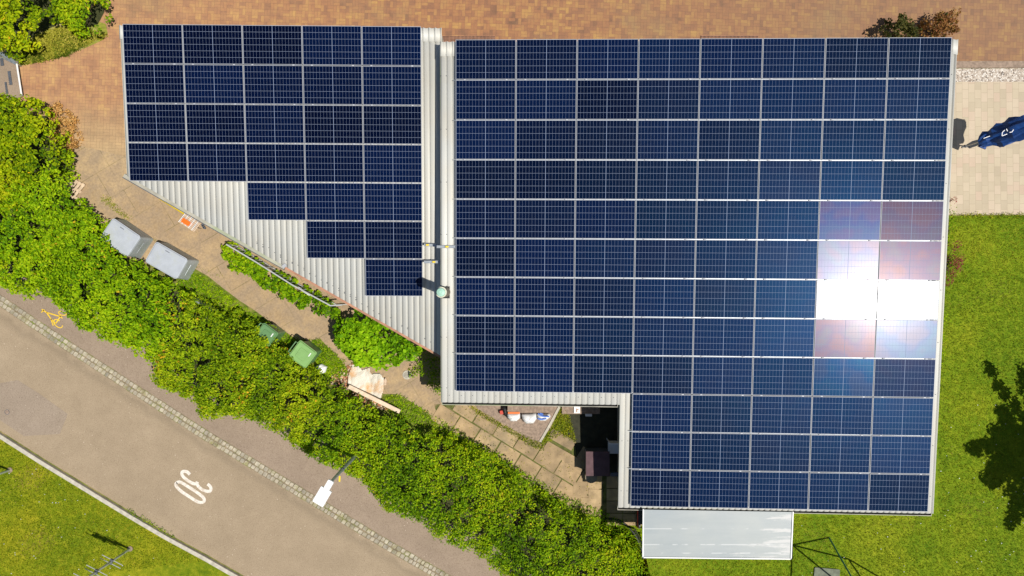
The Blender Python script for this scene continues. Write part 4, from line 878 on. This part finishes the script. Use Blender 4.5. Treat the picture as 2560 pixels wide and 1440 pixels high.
# ------------------------------------------------------------ canopy, swing frame, toys
zc = 2.2; CP = empty('canopy', W(1795, 1340, zc).xy.to_3d(), 'flat grey-blue canopy with white-stained sheet below the larger roof', 'canopy')
P = [W(1608, 1274, zc), W(1982, 1280, zc), W(1977, 1397, zc), W(1607, 1393, zc)]; b = MB(); b.prism([(p.x, p.y) for p in P], zc - .015, zc); b.build('sheet', M['canopy'], CP)
b = MB()
for i in (1, 2, 3):
    p, q = P[i], P[(i + 1) % 4]; b.box((p + q) / 2 + Vector((0, 0, .002)), ((q - p).length + .03, .035, .05), math.atan2((q - p).y, (q - p).x))
b.build('frame', M['white'], CP)
for q in (P[2], P[3]):
    b = MB(); x = q.x + (-.12 if q is P[2] else .12); b.tube([(x, q.y + .12, 0), (x, q.y + .12, zc - .02)], .035, 8); b.build('post', M['galv'], CP)
SW = empty('swing_frame', Vector((10.6, -8.9, 0)), 'green tubular swing frame on the lawn at the bottom edge', 'swing')
T1 = Vector((10.39, -8.98, 2.3)); T2 = Vector((12.27, -9.45, 2.3))
for nm, a, c in (('leg', W(2072, 1343), T1), ('leg', W(2118, 1475), T1), ('leg', W(1974, 1520), T1), ('leg', W(2330, 1520), T2), ('leg', W(2190, 1500), T2), ('top_bar', T1, T2)):
    b = MB(); b.tube([a, c], .026, 8); b.build(nm, M['greenp'], SW)
b = MB(); p = W(2065, 1438); b.rbox(p, .85, .5, .02, .06, .05, R_(-5)); tag(b.build('rubber_mat', M['matgrey']), 'grey rubber mat lying in the grass at the bottom edge', 'mat')
t = empty('red_cart', W(1602, 1298), 'red framed cart with black tub beside the canopy', 'cart')
b = MB(); c = W(1611, 1292, .45); b.tube([W(1594, 1272, .45), W(1594, 1318, .45), W(1640, 1320, .45), W(1640, 1272, .45)], .02, 6); b.build('frame', M['red'], t)
b = MB(); b.rbox(c + Vector((.1, .02, 0)), .62, .5, .12, .44, .12, 0, top=1.1); b.build('tub', M['black'], t)
for y in (1280, 1312): b = MB(); q = W(1596, y, .12); b.tube([q, q + Vector((.05, 0, 0))], .12, 14); b.build('wheel', M['darkgrey'], t)
b = MB(); b.tube([W(*p, .04) for p in smooth_pts([(1512, 1296), (1545, 1300), (1568, 1315), (1588, 1338), (1600, 1365), (1608, 1385)])], .035, 8); tag(b.build('shadow_tube', M['black'], smooth=True), 'black tube standing in for a curved shadow left of the canopy', 'shadow_tube')  # added black tube, stands in for a curved shadow on the grass

# ------------------------------------------------------------ nook and things by the eave
PB = empty('plum_table', W(1500, 1160), 'plum coloured flat box standing in the shady roof corner', 'box')
def quadbox(b, x0, y0, x1, y1, z0, z1, mi=0):
    P = [W(x0, y0, z1), W(x1, y0, z1), W(x1, y1, z1), W(x0, y1, z1)]; b.prism([(p.x, p.y) for p in P], z0, z1, mi)
b = MB(); quadbox(b, 1465, 1129, 1524, 1190, .72, .76); b.build('top', M['plum'], PB)
b = MB(); quadbox(b, 1526, 1182, 1560, 1191, .6, .72); quadbox(b, 1467, 1131, 1522, 1188, .05, .715); b.build('body', M['darkgrey'], PB)
b = MB(); c = W(1478, 1193, .3); b.disc(c, .19, .02, .30, 26, r1=.2); tag(b.build('round_tub', M['flue']), 'round brown tub half under the plum coloured box', 'tub')
t = empty('garden_chair', W(1537, 1118), 'white plastic chair in deep shade beside the wall', 'chair')
c = W(1536, 1118, .44); b = MB(); b.rbox(c, .42, .42, .42, .45, .06, 0); b.build('seat', M['white'], t)
b = MB(); b.rbox(c + Vector((0, .2, 0)), .42, .04, .46, .85, .015, 0); b.build('backrest', M['white'], t)
for sx in (-1, 1):
    for sy in (-1, 1): b = MB(); b.tube([c + Vector((sx * .17, sy * .17, -.02)), (c.x + sx * .2, c.y + sy * .2, 0)], .018, 6); b.build('leg', M['white'], t)
b = MB(); quadbox(b, 1269, 1005, 1384, 1032, .30, .42); tag(b.build('stone_bench', M['stone']), 'rough grey stone ledge under the eave behind the sacks', 'bench')
b = MB(); quadbox(b, 1405, 1005, 1500, 1035, .02, .12); tag(b.build('door_step', M['stone']), 'dark concrete step under the eave right of the apron', 'step')
t = empty('white_board', W(1442, 1026), 'white board with terracotta marks leaning on the step', 'board')
b = MB(); quadbox(b, 1435, 1000, 1450, 1033, .13, .16); b.build('panel', M['white'], t)
b = MB(); q = W(1442, 1026, .165); b.box(q, (.03, .12, .008)); b.box(q + Vector((.04, .03, 0)), (.05, .02, .008)); b.build('mark', M['rubble'], t)
b = MB(); quadbox(b, 1464, 1035, 1480, 1041, .05, .2); tag(b.build('white_ledge', M['white']), 'small white tray at the edge of the deep shadow', 'tray')
G_ = 'sacks in front of the stone ledge'
sack('sack', [(1268, 1030), (1300, 1030), (1300, 1042), (1292, 1050), (1276, 1050), (1268, 1040)], .34, M['white'], 'white sack with orange band, leftmost by the stone ledge', 'sack', 1, z0=.08, group=G_)
b = MB(); quadbox(b, 1270, 1030, 1299, 1035, .42, .45); tag(b.build('orange_strap', M['orange']), 'orange strap across the leftmost white sack', 'strap')
sack('sack', [(1304, 1031), (1340, 1031), (1342, 1044), (1334, 1055), (1314, 1056), (1306, 1046)], .36, M['white'], 'largest plain white sack in the middle by the stone ledge', 'sack', 2, z0=.08, group=G_)
o = sack('sack', [(1343, 1032), (1374, 1033), (1376, 1040), (1364, 1049), (1348, 1049), (1342, 1042)], .30, M['white'], 'white sack with blue print, rightmost by the stone ledge', 'sack', 4, z0=.08, group=G_)
b = MB()
for q in ([(1345, 1034), (1356, 1040), (1373, 1041)], [(1344, 1046), (1354, 1048), (1366, 1046)], [(1350, 1033), (1358, 1036)]): stroke_mesh(b, [W(*p, .40) for p in smooth_pts(q)], .045, .425)
pr = b.build('print', M['bluep'], origin=o.location); pr.location = (0, 0, 0); pr.parent = o
t = empty('toy_truck', W(1258, 1032), 'small red and white toy beside the dark bag left of the ledge', 'toy')
b = MB(); b.rbox(W(1254, 1031, .2), .11, .12, .05, .22, .02, .2); b.build('body', M['red'], t); b = MB(); b.rbox(W(1261, 1024, .2), .09, .10, .05, .2, .02, .4); b.build('cab', M['white'], t)
for k in range(4): b = MB(); q = W(1250 + 9 * (k % 2), 1026 + 8 * (k // 2), .04); b.tube([q, q + Vector((.03, 0, 0))], .035, 10); b.build('wheel', M['black'], t)
sack('dark_bag', [(1258, 1012), (1268, 1012), (1268, 1041), (1262, 1038), (1257, 1024)], .3, M['black'], 'black bag squeezed against the left end of the stone ledge', 'bag', 8)

# ------------------------------------------------------------ grates, top-left enclosure, parasol
def grate(x0, x1, y0, y1, label):
    P0, P1 = W(x0, y0), W(x1, y1); t = empty('drain_grate', (P0 + P1) / 2, label, 'grate', 'steel grates along the top wall')
    b = MB(); b.box(((P0.x + P1.x) / 2, (P0.y + P1.y) / 2, .008), (P1.x - P0.x, P0.y - P1.y, .012)); b.build('pit', M['dark'], t)
    b = MB(); n = int((P1.x - P0.x) / .045)
    for i in range(n + 1): b.box((P0.x + i * (P1.x - P0.x) / n, (P0.y + P1.y) / 2, .026), (.014, P0.y - P1.y, .02))
    m_ = max(2, int((P0.y - P1.y) / .045))
    for j in range(m_ + 1): b.box(((P0.x + P1.x) / 2, P1.y + j * (P0.y - P1.y) / m_, .03), (P1.x - P0.x, .012, .02))
    b.build('bars', M['copper'], t)
grate(1100, 1237, 91, 118, 'rusty steel grate at the paving edge between the two roofs'); grate(1752, 1895, 90, 110, 'narrow steel grate at the paving edge above the middle of the larger roof')
t = empty('fenced_enclosure', W(20, 200), 'grey metal fenced bay at the left edge between shrubs', 'enclosure')
b = MB(); P = [W(-120, 100), W(41, 158), W(56, 245), W(-120, 270)]; b.prism([(p.x, p.y) for p in P], .0, .03); b.build('floor', M['walk'], t)
b = MB(); b.tube([W(42, 160, .22), W(54, 238, .22)], .028, 8); b.build('side_rail', M['white'], t)
b = MB()
for s, e, r in (((-120, 62), (42, 156), .07), ((-120, 82), (42, 162), .018), ((-120, 50), (38, 143), .018)): b.tube([W(*s, .22), W(*e, .22)], r, 8)
b.build('top_beam', M['galv'], t)
for q in ((42, 160), (54, 238), (4, 138)): b = MB(); p = W(*q, .22); b.tube([(p.x, p.y, 0), (p.x, p.y, .22)], .022, 8); b.build('post', M['galv'], t)
for (x, y, wd, l) in ((25, 195, .09, .46), (16, 220, .06, .4), (5, 155, .10, .25)):
    b = MB(); c = W(x, y, .05); b.box(c, (wd, l, .02), R_(9))
    for k in range(7): b.box(c + Vector((0, (k - 3) * l / 7, .014)), (wd, .010, .01), R_(30))
    b.build('mesh_panel', M['darkgrey'], t)
# folded parasol
base = W(2413, 366); PR = empty('folded_parasol', base, 'folded navy blue parasol with white lettering on a pale terrace', 'parasol')
tq = W(2560, 318, 2.3)
Z = 4.2
pl = [base, base + Vector((0, 0, 1.2)), W(2447, 356, 1.25)]
b = MB(); b.tube([base, W(2449, 355, 1.0)], .02, 8); b.build('pole', M['alu'], PR)
b = MB(); b.disc(base, .05, .012, .05, 12); b.box(base + Vector((0, 0, .03)), (.28, .04, .02), .3); b.build('foot', M['darkgrey'], PR)
axis = [(2446, 357, .98), (2454, 354, 1.02), (2464, 349, 1.08), (2476, 346, 1.15), (2488, 341, 1.25), (2502, 336, 1.38), (2518, 332, 1.52), (2534, 326, 1.68), (2550, 320, 1.82), (2570, 312, 2.0), (2600, 300, 2.2), (2640, 288, 2.5)]
rad_ = [.06, .16, .21, .20, .27, .31, .30, .33, .32, .29, .20, .05]; A = [W(*p) for p in axis]; n = 48; b = MB(); pr_ = random.Random(5)
for i, p in enumerate(A):
    d = (A[min(i + 1, len(A) - 1)] - A[max(i - 1, 0)]).normalized(); a_ = Vector((0, 0, 1)).cross(d).normalized(); c_ = d.cross(a_)
    for k in range(n):
        th_ = 2 * math.pi * k / n; rr = rad_[i] * (1 + .20 * math.cos(8 * th_ + i * .35) + .12 * math.sin(3 * th_ + i * 1.3) + .07 * math.sin(13 * th_ - i) + pr_.uniform(-.05, .05)); b.v.append(tuple(p + rr * (math.cos(th_) * a_ + .6 * math.sin(th_) * c_)))
for i in range(len(A) - 1):
    for k in range(n): b.f.append((i * n + k, i * n + (k + 1) % n, (i + 1) * n + (k + 1) % n, (i + 1) * n + k)); b.m.append(0)
b.f.append(tuple(range(n - 1, -1, -1))); b.m.append(0); b.f.append(tuple((len(A) - 1) * n + k for k in range(n))); b.m.append(0); b.build('canopy', M['blue'], PR, smooth=False)
b = MB(); b.prism([tuple(W(x, y, .9).xy) for x, y in ((2488, 362), (2508, 350), (2545, 340), (2560, 345), (2525, 360), (2500, 369))], .9, .93); b.prism([tuple(W(x, y, .8).xy) for x, y in ((2443, 366), (2455, 355), (2468, 360), (2462, 374))], .8, .84); b.build('hanging_flap', M['blue'], PR)
b = MB()
for q in ([(2505, 340), (2518, 335)], [(2505, 340), (2506, 331), (2512, 325)], [(2516, 322), (2519, 328)], [(2524, 331), (2530, 330), (2534, 324)]):
    stroke_mesh(b, [W(*p, 1.86) for p in q], .022, 1.86)
b.build('lettering', M['white'], PR); b = MB()
for q in ([(2459, 346), (2475, 340)],): stroke_mesh(b, [W(*p, 1.36) for p in q], .02, 1.36)
b.build('lettering', M['white'], PR)
